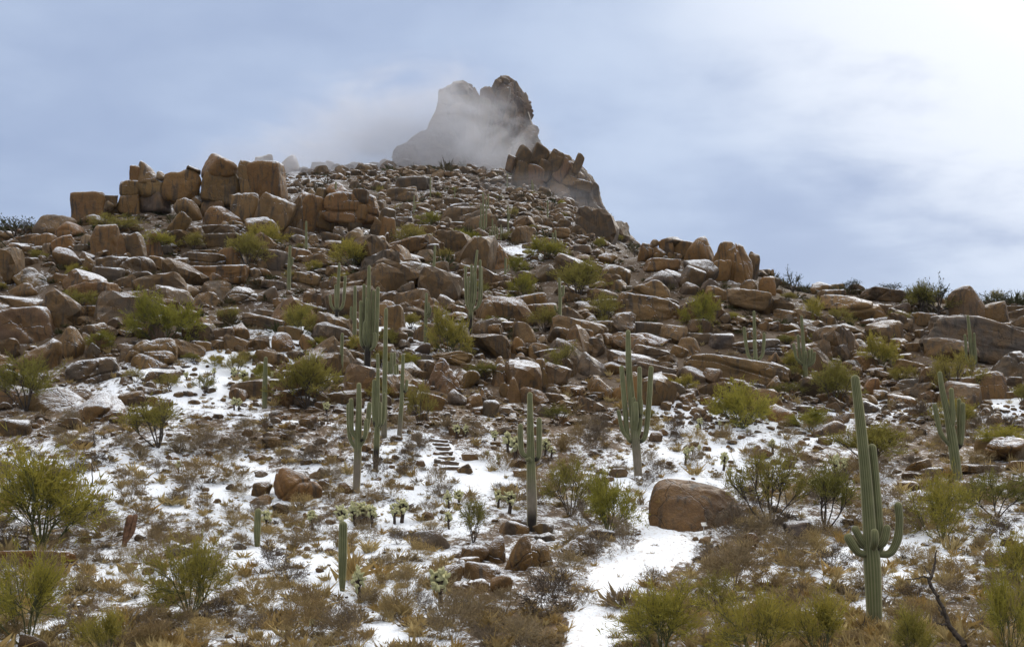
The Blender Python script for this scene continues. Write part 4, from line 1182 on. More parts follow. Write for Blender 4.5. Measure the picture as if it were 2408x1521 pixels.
saguaro('saguaro with three arms and a blackened trunk uphill of the one-armed one', [(791, 790), (792, 735), (795, 680), (798, 618)], [4.6, 4.4, 3.8, 2.9], [([(789, 732), (779, 718), (776, 693)], 2.8, 0, .1), ([(791, 730), (789, 710), (789, 668)], 3, .2), ([(794, 733), (807, 714), (812, 648)], 3.2, 0, .1)], bark=.2, dark=.40)
saguaro('short armless saguaro beside the low stone edging', [(803, 884), (803, 840), (805, 783)], [4, 4.1, 3.4], bark=.2)
saguaro('armless saguaro standing among chollas on the left slope', [(622, 960), (623, 910), (625, 839)], [5.6, 5.4, 4.0], bark=.2)
saguaro('black-footed saguaro with six crowded arms upslope of the centre', [(1104, 790), (1107, 740), (1112, 680), (1122, 588)], [5, 5, 3.8, 2.6],
        [([(1106, 733), (1097, 712), (1095, 660), (1095, 625)], 2.8, 0), ([(1107, 731), (1108, 690), (1109, 621)], 2.8, .2), ([(1109, 733), (1125, 715), (1129, 660), (1129, 611)], 2.9, 0), ([(1109, 730), (1118, 700), (1118, 641)], 2.6, -.3), ([(1110, 732), (1130, 708), (1133, 628)], 2.4, .3), ([(1106, 730), (1102, 700), (1102, 650)], 2.4, -.2)], bark=.1, dark=.27)
saguaro('thin saguaro with two small right arms near the centre', [(1000, 810), (1001, 760), (1003, 689)], [3.9, 3.9, 3.0], [([(1002, 748), (1010, 742), (1013, 722)], 2.2, 0), ([(1002, 742), (1008, 734), (1009, 711)], 2.3, -.2)], bark=.2)
saguaro('lone armless saguaro left of the gable-shaped boulder', [(1018, 668), (1020, 630), (1023, 578)], [3.1, 3.2, 2.6], bark=.15)
saguaro('saguaro with a stubby right arm below the summit outcrop', [(679, 690), (680, 640), (682, 578)], [4.4, 4.2, 3.0], [([(682, 628), (687, 620), (687, 604)], 2.2, 0)], bark=.25)
saguaro('dark-footed thin saguaro just under the summit outcrop', [(721, 613), (720, 570), (720, 520)], [2.7, 2.8, 2.1], bark=.2, dark=.36)
saguaro('thin saguaro with a tiny left arm in front of the outcrop cap stone', [(789, 497), (789, 460), (790, 428)], [2.4, 2.3, 1.8], [([(789, 468), (785, 465), (785, 460)], 1.5, 0)], bark=.2, dmax=172)
far_sag = [('small far saguaro left of the saguaro group on the upper slope', [(973, 507), (974, 460)], [([(974, 492), (977, 489), (977, 482)], 1.1, 0)], 1.8),
           ('small far saguaro by the green shrubs left of the gable boulder', [(1047, 588), (1048, 542)], [], 1.7),
           ('highest thin saguaro below the left side of the misty pinnacle', [(1012, 466), (1012, 416)], [], 1.5),
           ('thin far saguaro right of the highest one under the mist', [(1069, 481), (1069, 440)], [], 1.4),
           ('tallest saguaro of the group on the upper slope', [(1137, 554), (1136, 453)], [([(1137, 540), (1131, 530), (1131, 480)], 1.6, 0), ([(1137, 540), (1143, 528), (1143, 470)], 1.6, 0)], 2.2),
           ('slender saguaro right behind the tallest one of the upper group', [(1148, 534), (1148, 457)], [], 1.8),
           ('four-stemmed saguaro lowest in the upper slope group', [(1157, 576), (1158, 515)], [([(1158, 565), (1163, 555), (1163, 528)], 1.6, 0), ([(1158, 568), (1169, 558), (1169, 534)], 1.6, 0), ([(1157, 566), (1152, 556), (1152, 540)], 1.4, 0)], 2.0),
           ('saguaro at the right of the upper slope group', [(1195, 546), (1194, 484)], [([(1195, 520), (1198, 515), (1198, 500)], 1.2, 0)], 2.0),
           ('short saguaro stub at the left foot of the upper group', [(1128, 550), (1128, 520)], [], 1.7),
           ('saguaro with a side arm between upper group and gable boulder', [(1178, 566), (1178, 528)], [([(1178, 556), (1182, 552), (1182, 536)], 1.3, 0)], 1.6),
           ('misty saguaro high on the right side under the pinnacle', [(1193, 446), (1193, 408)], [], 1.3),
           ('two-stemmed misty saguaro left of the pale cliff slab', [(1251, 454), (1251, 423)], [([(1251, 448), (1254, 445), (1254, 432)], 1.1, 0)], 1.4),
           ('saguaro in thin mist beside the pale cliff slab', [(1288, 516), (1288, 471)], [], 1.8),
           ('three-stemmed saguaro above the feathery shrubs left of the right ridge', [(1300, 600), (1300, 547)], [([(1300, 585), (1306, 578), (1306, 541)], 1.9, 0), ([(1299, 588), (1295, 580), (1295, 562)], 1.6, 0)], 2.2),
           ('tiny saguaro left of the right ridge boulders', [(1404, 578), (1404, 562)], [], 1.5),
           ('short saguaro with a right arm beside the gable-shaped boulder', [(1188, 658), (1189, 606)], [([(1189, 640), (1195, 636), (1196, 622)], 1.8, 0)], 2.4)]
for lab, tr_, arms_, r_ in far_sag:
    saguaro(lab, tr_, [r_, r_ * .85], arms_, bark=.15)
saguaro('saguaro with a curled right arm among feathery shrubs right of centre', [(1315, 772), (1316, 740), (1317, 700), (1315, 653)], [4.4, 4.4, 3.8, 2.6], [([(1317, 698), (1324, 692), (1325, 670)], 2.6, 0), ([(1315, 735), (1308, 730), (1305, 717)], 2.6, 0)], bark=.25)
saguaro('saguaro with three candelabra arms on the right slope', [(1778, 876), (1777, 850), (1775, 800), (1773, 731)], [5.4, 5.2, 4, 3], [([(1775, 850), (1760, 836), (1753, 800), (1750, 768)], 3.5, 0, .1), ([(1774, 850), (1773, 835), (1771, 800)], 3.4, -.5), ([(1779, 849), (1792, 836), (1796, 810), (1797, 783)], 3.5, 0, .1)], bark=.2)
saguaro('saguaro with a fan of six arms above the long brown slab', [(1895, 900), (1893, 862), (1889, 810), (1885, 742)], [5.8, 5.6, 4.2, 3.1], [([(1890, 860), (1874, 843), (1869, 825), (1866, 807)], 3.2, 0, .1), ([(1889, 856), (1882, 835), (1878, 786)], 3.2, .2), ([(1892, 858), (1892, 840), (1892, 825)], 3.2, -.5), ([(1894, 860), (1902, 845), (1902, 822)], 3.0, -.2), ([(1895, 862), (1908, 848), (1909, 820)], 3.0, 0), ([(1896, 863), (1912, 852), (1916, 827)], 3.1, 0, .1)], bark=.2)
saguaro('three-pronged saguaro in front of the great tilted grey slab', [(2288, 862), (2284, 820), (2280, 780), (2276, 741)], [4.8, 4.6, 3.8, 2.9], [([(2282, 860), (2273, 845), (2271, 810), (2269, 786)], 3, 0), ([(2288, 860), (2291, 840), (2289, 783)], 3, -.2), ([(2288, 862), (2295, 850), (2294, 820)], 2.6, 0)], bark=.2)
saguaro('stout young armless saguaro on open snow in the foreground', [(805, 1389), (805, 1355), (806, 1300), (807, 1226)], [5.6, 8.2, 9.4, 8.8], bark=.2)
saguaro('small armless saguaro beside a cholla left of the young one', [(605, 1284), (605, 1250), (607, 1195)], [5.6, 7.4, 7.0], bark=.1)
saguaro('dying reddish-brown saguaro stump with two lobes at the left', [(292, 1284), (298, 1250), (306, 1210)], [5.4, 6.8, 7.4], [([(298, 1268), (308, 1250), (316, 1209)], 6.2, .1)], name='saguaro_stump', mat=M_DEADSAG)

# ------------------------------------------------------------------ plants built from thin stems and twigs
def tubes(segs, k=3):
    """segs: (p0, p1, r0, r1) -> one mesh of thin tapered tubes"""
    a = np.array([s[0] for s in segs], float)
    b = np.array([s[1] for s in segs], float)
    r0 = np.array([s[2] for s in segs])
    r1 = np.array([s[3] for s in segs])
    t = b - a
    t /= np.linalg.norm(t, axis=1, keepdims=True) + 1e-9
    ref = np.where(np.abs(t[:, 2:3]) > .8, np.array([[1.0, 0, 0]]), np.array([[0, 0, 1.0]]))
    x = np.cross(t, ref)
    x /= np.linalg.norm(x, axis=1, keepdims=True) + 1e-9
    y = np.cross(t, x)
    th = np.arange(k) / k * 2 * np.pi
    ring = np.cos(th)[None, :, None] * x[:, None] + np.sin(th)[None, :, None] * y[:, None]
    A = a[:, None] + ring * r0[:, None, None]
    B = b[:, None] + ring * r1[:, None, None]
    V = np.concatenate([A, B], 1).reshape(-1, 3)
    n = len(segs)
    o = (np.arange(n) * 2 * k)[:, None]
    i = np.arange(k)[None]
    j = (np.arange(k)[None] + 1) % k
    q = np.stack([o + i, o + j, o + k + j, o + k + i], -1).reshape(-1, 4)
    return V, q


def blades(p, t, length, width, rs, bend=.15):
    """narrow leaf strips; each a kite of two triangles"""
    n = len(p)
    t = t / (np.linalg.norm(t, axis=1, keepdims=True) + 1e-9)
    s = np.cross(t, rs.normal(size=(n, 3)))
    s /= np.linalg.norm(s, axis=1, keepdims=True) + 1e-9
    mid = p + t * (length * .45)[:, None]
    tip = p + t * length[:, None] + rs.normal(size=(n, 3)) * (length * bend)[:, None]
    w = (width * .5)[:, None]
    V = np.stack([p, mid + s * w, tip, mid - s * w], 1).reshape(-1, 3)
    o = (np.arange(n) * 4)[:, None]
    f = np.vstack([np.hstack([o, o + 1, o + 2]), np.hstack([o, o + 2, o + 3])])
    return V, f


def grow(seed, mains, subs, twigs, tilt=(10, 55), l0=.42, l1=.32, l2=.22, up=.25, r0=.022, trunk=0.0):
    rs = np.random.RandomState(seed)
    segs, tips = [], []

    def unit(v):
        return v / (np.linalg.norm(v) + 1e-9)
    base = np.array([0, 0, 0.0])
    if trunk > 0:
        e = np.array([rs.uniform(-.05, .05), rs.uniform(-.05, .05), trunk])
        segs.append((base - np.array([0, 0, .08]), e, r0 * 1.7, r0 * 1.4))
        base = e
    for m in range(mains):
        az = 6.283 * (m + rs.uniform(-.35, .35)) / mains
        ti = R(rs.uniform(*tilt))
        dv = np.array([math.cos(az) * math.sin(ti), math.sin(az) * math.sin(ti), math.cos(ti)])
        L = l0 * rs.uniform(.7, 1.2)
        p0 = base + (np.array([0, 0, -.05]) if trunk == 0 else 0)
        p1 = base + dv * L * .55 + rs.normal(size=3) * .02
        p2 = p1 + unit(dv + np.array([0, 0, up]) + rs.normal(size=3) * .18) * L * .5
        segs += [(p0, p1, r0, r0 * .75), (p1, p2, r0 * .75, r0 * .5)]
        for s in range(subs):
            st = p1 + (p2 - p1) * rs.uniform(.1, 1.0)
            d2 = unit(unit(p2 - p1) + rs.normal(size=3) * .48 + np.array([0, 0, up * .6]))
            e = st + d2 * l1 * rs.uniform(.6, 1.25)
            segs.append((st, e, r0 * .45, r0 * .22))
            for w in range(twigs):
                s3 = st + (e - st) * rs.uniform(.25, 1.0)
                d3 = unit(d2 + rs.normal(size=3) * .5 + np.array([0, 0, up * .5]))
                e3 = s3 + d3 * l2 * rs.uniform(.6, 1.3)
                segs.append((s3, e3, r0 * .22, r0 * .08))
                tips.append((s3, e3, d3))
    return segs, tips, rs


def leafy(seed, per, blen, bw, **kw):
    segs, tips, rs = grow(seed, **kw)
    S = np.array([t[0] for t in tips])
    E = np.array([t[1] for t in tips])
    Dv = np.array([t[2] for t in tips])
    n = len(tips)
    f = rs.uniform(.1, 1.1, (n, per))
    p = (S[:, None] + (E - S)[:, None] * f[..., None]).reshape(-1, 3) + rs.normal(size=(n * per, 3)) * .018
    t = np.repeat(Dv, per, 0) * .8 + rs.normal(size=(n * per, 3)) * .55 + np.array([0, 0, .25])
    V, faces = blades(p, t, rs.uniform(.6, 1.3, n * per) * blen, rs.uniform(.7, 1.3, n * per) * bw, rs)
    SV, SF = tubes(segs)
    allv = np.vstack([V, SV])
    lo, hi = allv.min(0), allv.max(0)
    q = np.percentile(V, [1, 99], axis=0)
    sc = np.array([1 / (q[1, 0] - q[0, 0]), 1 / (q[1, 1] - q[0, 1]), 1 / q[1, 2]])
    return V * sc, faces, SV * sc, SF


PLANTS = {}


def plant_proto(key, stems_mat, leaf_mat, seed, per, blen, bw, **kw):
    V, f, SV, SF = leafy(seed, per, blen, bw, **kw)
    PLANTS[key] = (make_mesh('foliage', V, f, False, leaf_mat), make_mesh('stems', SV, SF, True, stems_mat))


for k in range(4):       # near palo verde and creosote, fine twigs
    plant_proto(f'near{k}', M_GREENBARK, M_GREEN, 10 + k, 17, .085, .0044, mains=7 + 2 * (k % 2), subs=6, twigs=5, tilt=(6, 50 + 8 * k), r0=.013, l2=.28)
    plant_proto(f'mid{k}', M_GREENBARK if k % 2 else M_BARK, M_GREEN if k % 2 else M_OLIVE, 20 + k, 18, .085, .0080, mains=6 + k, subs=6, twigs=5, tilt=(8, 66), r0=.016)
    plant_proto(f'open{k}', M_BARK, M_OLIVE, 30 + k, 17, .085, .0062, mains=6, subs=6, twigs=4, tilt=(12, 55), l0=.5, r0=.016)
    plant_proto(f'sky{k}', M_BARK, M_SKYTREE, 40 + k, 5, .08, .022, mains=6, subs=4, twigs=4, tilt=(15, 62), trunk=.12, l0=.45)


def plant(key, u0, v0, u1, v1, noun, desc, name, cat, d=None, dmax=700.0, label=None, group='green shrubs on the hillside', seed=0, squash=.9):
    fol, stm = PLANTS[key]
    uc = (u0 + u1) / 2
    d = d or hit(uc, v1, dmax)
    x = (uc - CU) / F * d
    w, h = (u1 - u0) / F * d, (v1 - v0) / F * d
    z = min(ground_z(x, d), (HORIZON - v1) / F * d + .3)
    o = add(name, None, None, (x, d, z - .03))
    o.rotation_euler = (0, 0, random.Random(seed + int(u0 * 3 + v0)).uniform(0, 6.28))
    s = (w, w * squash, h)
    a, b = add('foliage', fol, o), add('stems', stm, o)
    a.scale = b.scale = s
    if label:
        tag(o, label, cat, group)
    else:
        ITEMS.append((o, desc, noun, uc, (v0 + v1) / 2, group))
    return o


GREEN = [  # picture-grid boxes of the green shrubs
    (-40, 838, 165, 965, 'mid'), (-30, 1052, 225, 1290, 'near'), (-60, 1290, 190, 1521, 'near'), (295, 690, 475, 812, 'mid'), (120, 682, 245, 738, 'mid'), (660, 714, 755, 790, 'mid'), (648, 834, 798, 962, 'mid'), (345, 1262, 550, 1450, 'near'),
    (185, 1425, 310, 1560, 'near'), (300, 935, 445, 1052, 'open'), (535, 548, 630, 630, 'mid'), (575, 522, 675, 578, 'mid'), (195, 505, 335, 552, 'mid'), (775, 565, 885, 630, 'mid'), (925, 528, 1015, 588, 'mid'), (1005, 725, 1105, 838, 'mid'),
    (955, 622, 1015, 668, 'mid'), (1195, 642, 1265, 700, 'mid'), (1298, 612, 1425, 700, 'mid'), (1235, 560, 1335, 610, 'mid'), (1365, 690, 1475, 765, 'open'), (1605, 690, 1695, 780, 'mid'), (1275, 805, 1370, 885, 'open'),
    (1660, 898, 1825, 1005, 'mid'), (1722, 1060, 1900, 1232, 'open'), (1870, 1085, 2010, 1245, 'open'), (1910, 848, 2015, 960, 'mid'), (2025, 785, 2115, 870, 'mid'), (2185, 828, 2305, 935, 'mid'), (2200, 938, 2310, 1012, 'mid'), (1955, 998, 2140, 1092, 'mid'),
    (2130, 1112, 2300, 1270, 'near'), (2255, 1112, 2430, 1215, 'mid'), (2290, 1000, 2430, 1062, 'mid'), (1275, 1075, 1405, 1215, 'open'), (1365, 1108, 1495, 1250, 'mid'), (1060, 1172, 1165, 1275, 'open'),
    (1455, 1365, 1660, 1545, 'near'), (1625, 1340, 1750, 1470, 'open'), (1670, 1400, 1880, 1580, 'near'), (1830, 1390, 2020, 1570, 'near'), (2095, 1450, 2195, 1590, 'near'), (2290, 1340, 2460, 1560, 'near'), (2330, 1250, 2470, 1380, 'near'),
    (0, 595, 50, 640, 'mid'), (330, 545, 430, 590, 'mid'), (430, 545, 480, 590, 'mid'), (1060, 540, 1130, 575, 'mid'), (880, 520, 935, 560, 'mid'), (985, 500, 1040, 530, 'mid'), (900, 610, 950, 650, 'mid'), (1240, 720, 1320, 780, 'open'), (1170, 690, 1215, 740, 'mid'),
    (1190, 600, 1240, 645, 'mid'), (1390, 740, 1440, 780, 'open'), (1850, 960, 1960, 1010, 'mid'), (2080, 860, 2170, 905, 'mid'), (2300, 780, 2360, 830, 'mid'), (2380, 900, 2430, 950, 'mid'), (1560, 880, 1640, 920, 'mid'), (950, 900, 1020, 1000, 'mid'),
    (1880, 700, 1940, 760, 'mid'), (1940, 720, 2010, 770, 'open'), (2080, 730, 2140, 770, 'open'), (1490, 960, 1560, 990, 'open'), (1280, 950, 1340, 1000, 'open'), (480, 660, 530, 700, 'open'), (510, 720, 570, 760, 'open'), (1500, 1250, 1560, 1300, 'open')]
GREEN = GREEN[:-1]
grng = random.Random(77)
want = len(GREEN) + 62
for _ in range(6000):                        # smaller ones tucked between the rocks
    if len(GREEN) >= want:
        break
    u, v = grng.uniform(0, 2408), grng.uniform(455, 940)
    if hit(u, v) > 320 or (u > 1480 and v < 700) or (u < 650 and v < 520):
        continue
    if any(a - 6 < u < c + 6 and b < v < e + 4 for a, b, c, e in HEROES) or any(a - 25 < u < c + 25 and b - 10 < v < e + 25 for a, b, c, e, _k in GREEN):
        continue
    w = (14 + (v - 400) * .085) * grng.uniform(.8, 1.5)
    GREEN.append((u - w / 2, v - w * grng.uniform(.5, .8), u + w / 2, v, grng.choice(('mid', 'mid', 'open'))))
GW = {'near': 'yellow-green twiggy', 'mid': 'dense olive-green', 'open': 'sparse open-branched'}
for k, (a, b, c, e, kind) in enumerate(GREEN):
    plant(f'{kind}{k % 4}', a, b, c, e, 'green shrub', GW[kind], 'palo_verde' if kind == 'near' else 'green_shrub', 'shrub', seed=k)
SKYT = [(-20, 508, 90, 562, 'dark bushy tree on the skyline at the left edge'), (1838, 633, 1898, 695, 'dark leafy tree on the skyline right of the largest ridge boulder'),
        (1948, 655, 1978, 680, 'smallest skyline bush on the domed rocks of the right ridge'), (1982, 652, 2026, 684, 'spiky skyline bush behind the right ridge dome'), (2062, 656, 2125, 682, 'low thin skyline bush midway along the right ridge'),
        (2150, 655, 2270, 745, 'largest dark tree on the right ridge skyline'), (2130, 672, 2210, 735, 'rounded green tree in front of the largest ridge tree'), (2262, 690, 2305, 740, 'small dark tree right of the largest ridge tree'),
        (2300, 684, 2385, 730, 'bare thin-branched tree on the skyline near the right edge'), (1476, 540, 1512, 580, 'small wispy tree where the cliff slab meets the right ridge'), (420, 385, 445, 402, 'bare twigs among the top stones of the summit outcrop')]
for k, (a, b, c, e, lab) in enumerate(SKYT):
    plant(('sky%d' if k != 6 else 'mid%d') % (k % 4), a, b - .12 * (e - b), c, e, '', '', 'ridge_tree' if k not in (10,) else 'bare_bush', 'tree' if k != 10 else 'bush', dmax=165.0 if k not in (9,) else 200, label=lab, group='trees along the skyline', seed=k, d=171.0 if k == 10 else None)

# dry brown shrubs
DRY = {}
for k in range(6):
    segs, tips, rs = grow(60 + k, mains=16, subs=5, twigs=4, tilt=(12, 82), l0=.4, l1=.3, l2=.22, up=.18, r0=.006)
    S = np.array([t[0] for t in tips]); E = np.array([t[1] for t in tips]); Dv = np.array([t[2] for t in tips])
    per = 5
    p = (S[:, None] + (E - S)[:, None] * rs.uniform(.2, 1.1, (len(tips), per))[..., None]).reshape(-1, 3)
    V, f = blades(p, np.repeat(Dv, per, 0) + rs.normal(size=(len(tips) * per, 3)) * .45, rs.uniform(.07, .15, len(p)), rs.uniform(.004, .008, len(p)), rs)
    SV, SF = tubes(segs)
    q = np.percentile(np.vstack([V, SV]), [1, 99], axis=0)
    sc = np.array([1 / (q[1, 0] - q[0, 0]), 1 / (q[1, 1] - q[0, 1]), 1 / q[1, 2]])
    tri = np.vstack([SF[:, [0, 1, 2]], SF[:, [0, 2, 3]]])
    DRY[k] = make_mesh('dry_shrub', np.vstack([V, SV]) * sc, np.vstack([f, tri + len(V)]), False, M_DRY)
DRYW = ['grey-brown', 'purplish bare', 'rusty', 'straw-tinged', 'dark twiggy', 'brown']
rng = random.Random(11)
TRAIL_UV = [(1375, 1521, 75), (1400, 1470, 75), (1430, 1380, 80), (1500, 1320, 100), (1570, 1280, 95), (1530, 1230, 65), (1470, 1208, 45), (1130, 1140, 50), (1070, 1110, 40), (1045, 1070, 40), (1015, 1030, 40), (805, 1385, 45), (880, 1500, 60), (760, 1350, 60)]
BOXES = [(1520, 1125, 1760, 1270), (1060, 1200, 1330, 1425), (630, 1095, 760, 1185), (270, 1205, 330, 1310), (1000, 1020, 1110, 1125)]
placed = []


def free_spot(u, v, gap):
    for a, b, r in TRAIL_UV:
        if (u - a) ** 2 + ((v - b) * 1.6) ** 2 < r * r:
            return False
    for x0, y0, x1, y1 in BOXES:
        if x0 < u < x1 and y0 < v < y1:
            return False
    return all((u - a) ** 2 + ((v - b) * 2.0) ** 2 > gap * gap for a, b in placed)


DRY_SPOTS = [(1725, 1252, 110, 80), (620, 1430, 130, 85), (860, 1265, 70, 50), (935, 1275, 60, 45), (930, 1445, 90, 80), (1060, 1500, 140, 130), (1290, 1440, 140, 120), (1400, 1310, 80, 70), (1465, 1290, 70, 90), (1730, 1380, 190, 130),
             (1180, 1100, 60, 50), (1400, 1050, 70, 60), (1410, 1020, 60, 60), (385, 1262, 90, 55), (640, 1330, 90, 60), (690, 1290, 90, 55), (480, 1130, 130, 60), (430, 1060, 90, 50), (560, 1060, 80, 45), (780, 1130, 70, 40),
             (1780, 1270, 120, 80), (1850, 1300, 100, 60), (2060, 1090, 60, 60), (2190, 1330, 80, 50), (2150, 1250, 80, 60), (1640, 1045, 60, 45), (1700, 1040, 60, 50), (2170, 985, 70, 55), (1960, 1330, 80, 60), (920, 1160, 80, 45), (960, 1080, 60, 45), (1030, 1140, 60, 55),
             (720, 1490, 120, 90), (840, 1521, 100, 60), (190, 1390, 100, 60), (110, 1350, 90, 70), (480, 1500, 110, 60), (590, 1480, 90, 50), (1220, 1521, 160, 90)]
dry_n = 0


def dry_thing(u, v, w, h):
    global dry_n
    d = hit(u, v)
    x = (u - CU) / F * d
    o = add('dry_shrub', DRY[dry_n % 6], None, (x, d, ground_z(x, d) - .03))
    o.rotation_euler = (0, 0, rng.uniform(0, 6.28))
    o.scale = (w / F * d, w / F * d * .9, h / F * d)
    placed.append((u, v))
    ITEMS.append((o, DRYW[dry_n % 6] if False else 'leafless brown', 'dry shrub', u, v - h / 2, 'dry shrubs between the snow patches'))
    dry_n += 1


for u, v, w, h in DRY_SPOTS:
    dry_thing(u, v + 5, w, h)
tries = 0
while dry_n < 285 and tries < 20000:
    tries += 1
    v = 1521 - 520 * rng.random() ** 1.25
    u = rng.uniform(-20, 2430)
    k = (v - 700) / 800
    if v < 1010 and rng.random() < .5:
        continue
    if not free_spot(u, v, 30 + 42 * k):
        continue
    w = (34 + 62 * max(k, 0)) * rng.uniform(.65, 1.25)
    dry_thing(u, v, w, w * rng.uniform(.45, .75))

# ------------------------------------------------------------------ stuff: what nobody could count
def scatter(name, label, cat, protos, spots, mat, smooth=False):
    """protos: (verts, faces); spots: (x, y, z, scale xyz, yaw, tint)"""
    VV, FF, TT, off = [], [], [], 0
    for k, (x, y, z, s, yaw, tn) in enumerate(spots):
        V, f = protos[k % len(protos)]
        c, s_ = math.cos(yaw), math.sin(yaw)
        q = V * np.array(s)
        q = np.stack([q[:, 0] * c - q[:, 1] * s_ + x, q[:, 0] * s_ + q[:, 1] * c + y, q[:, 2] + z], 1)
        VV.append(q)
        FF.append(f + off)
        TT.append(np.full((len(q), 3), tn))
        off += len(q)
    me = make_mesh(name, np.vstack(VV), np.vstack(FF), smooth, mat, np.vstack(TT))
    o = add(name, me)
    tag(o, label, cat, kind='stuff')
    return o


def low_shrub(seed, n=66):
    rs = np.random.RandomState(seed)
    az, ti = rs.uniform(0, 6.28, n), np.arccos(rs.uniform(.12, 1, n))
    t = np.stack([np.cos(az) * np.sin(ti), np.sin(az) * np.sin(ti), np.cos(ti)], 1)
    p = t * rs.uniform(.0, .28, n)[:, None] * np.array([1, 1, .6])
    return blades(p, t + rs.normal(size=(n, 3)) * .3, rs.uniform(.22, .45, n), rs.uniform(.010, .023, n), rs, .2)


def tuft(seed, n=46):
    rs = np.random.RandomState(seed)
    az, ti = rs.uniform(0, 6.28, n), rs.uniform(.05, .95, n)
    t = np.stack([np.cos(az) * np.sin(ti), np.sin(az) * np.sin(ti), np.cos(ti)], 1)
    p = rs.normal(size=(n, 3)) * np.array([.10, .10, 0])
    return blades(p, t, rs.uniform(.35, .8, n), rs.uniform(.008, .018, n), rs, .18)


LOW = [low_shrub(200 + k) for k in range(8)]
TUFT = [tuft(300 + k) for k in range(8)]
rng = random.Random(23)


def spots_for(n, vr, size, hgt, power=1.0, keep=None, tints=(0, 1), avoid_trail=True):
    out = []
    while len(out) < n:
        v = vr[0] + (vr[1] - vr[0]) * rng.random() ** power
        u = rng.uniform(-250, 2660)
        if keep and rng.random() > keep(u, v):
            continue
        if avoid_trail and v > 1000:
            bad = False
            for a, b, r in TRAIL_UV:
                if (u - a) ** 2 + ((v - b) * 1.6) ** 2 < (r * .92) ** 2:
                    bad = True
                    break
            for x0, y0, x1, y1 in BOXES:
                if x0 < u < x1 and y0 < v < y1 + 8:
                    bad = True
            if bad and rng.random() < .96:
                continue
        d = hit(u, v)
        if abs(GV[0, 0]) < 0:
            continue
        x = (u - CU) / F * d + rng.uniform(-.2, .2)
        s = size * rng.lognormvariate(0, .35) * (1 + max(0, d - 90) / 150)
        h = s * hgt * rng.uniform(.7, 1.3)
        out.append((x, d, ground_z(x, d) - .02, (s, s, h), rng.uniform(0, 6.28), rng.random() * (tints[1] - tints[0]) + tints[0]))
    return out


def patchy(u, v):
    return .35 + .65 * (float(vnoise(np.array([[u * .012, v * .03, 3.0]]), 4)[0]) > -.15)


scatter('dry_brush', 'low brown bursage and dead twigs spread between the snow patches', 'brush', LOW, spots_for(2100, (700, 1560), .78, .8, .85, patchy), M_DRY_MASS)
scatter('dry_grass', 'straw-coloured grass tufts dotted over the snowy slope', 'grass', TUFT, spots_for(2900, (800, 1560), .62, .75, .8, patchy), M_STRAW)
scatter('grass_stubble', 'tiny dry stems poking through the snow', 'grass', [tuft(400 + k, 22) for k in range(8)], spots_for(2600, (930, 1560), .26, .7, .85, None), M_STRAW)
scatter('hillside_scrub', 'thin grey-green scrub on the upper slopes', 'scrub', LOW, spots_for(1300, (385, 800), 1.3, .85, 1.0), leaf_material('scrub_leaves', [(.055, .060, .026), (.10, .095, .04), (.10, .075, .045)], .3, attr=True))


def stone(seed, kind='sharp'):
    r_ = random.Random(seed)
    v, f = boulder_shape(seed, kind, (1, .9, r_.uniform(.55, .9)), r_.uniform(-18, 34), 3, 0, 0)
    return v, f


STONES = [stone(500 + k, ('sharp', 'block', 'slab', 'sharp', 'dome', 'slab')[k % 6]) for k in range(30)]


def rocky(u, v):
    if v < 1000:
        return 1.0
    return .25 if v < 1120 else .07


def stone_spots(n, vr, px, power=1.0):
    out = []
    while len(out) < n:
        v = vr[0] + (vr[1] - vr[0]) * rng.random() ** power
        u = rng.uniform(-250, 2660)
        if rng.random() > rocky(u, v):
            continue
        if 405 < u < 640 and 830 < v < 1000 and rng.random() < .8:
            continue
        if px > 12 and ((u > 1450 and v < 735) or (u < 650 and v < 560)):      # the crests carry only their own boulders
            continue
        if any(a < u < c and b < v < e for a, b, c, e in HEROES) and rng.random() < .9:
            continue
        d = hit(u, v)
        x = (u - CU) / F * d
        s = px * min(rng.lognormvariate(0, .6), 2.6) / F * d
        out.append((x, d, ground_z(x, d) + s * .1, (s * rng.uniform(.8, 1.4), s, s * rng.uniform(.8, 1.4)), rng.uniform(-.9, .9) if rng.random() < .6 else rng.uniform(0, 6.28), rng.random()))
    return out


CHIPS = []
for k in range(20):
    r_ = random.Random(900 + k)
    CHIPS.append(boulder_shape(900 + k, ('sharp', 'block', 'dome')[k % 3], (1, .9, r_.uniform(.5, .85)), r_.uniform(-30, 30), 2, 0, 0))
o = scatter('broken_rocks', 'broken rocks filling the hillside between the boulders', 'rubble', STONES, stone_spots(750, (520, 960), 43, .95), M_SCREE, False)
o = scatter('scree', 'rubble covering the hillside between the boulders', 'rubble', CHIPS, stone_spots(2300, (540, 1330), 16, .9) + stone_spots(2200, (380, 640), 9) + stone_spots(1300, (385, 570), 13), M_SCREE, False)
o.color = (.17, .115, .065, 1)
off, VV, FF = 0, [], []
for v, f in SMALL:
    VV.append(v)
    FF.append(f + off)
    off += len(v)
o = add('small_rocks', make_mesh('small_rocks', np.vstack(VV), np.vstack(FF), True, M_ROCK))
tag(o, 'small rocks wedged between the larger boulders', 'rocks', kind='stuff')
o.color = (.19, .125, .065, 1)
o = scatter('rock_chips', 'small broken stones and grit filling the gaps between rocks', 'rubble', CHIPS, stone_spots(4200, (470, 1010), 7.5), M_SCREE, False)
o = scatter('pebbles', 'small stones scattered on the lower slope', 'pebbles', CHIPS, stone_spots(1500, (820, 1560), 8), M_SCREE, True)
o.color = (.17, .115, .07, 1)

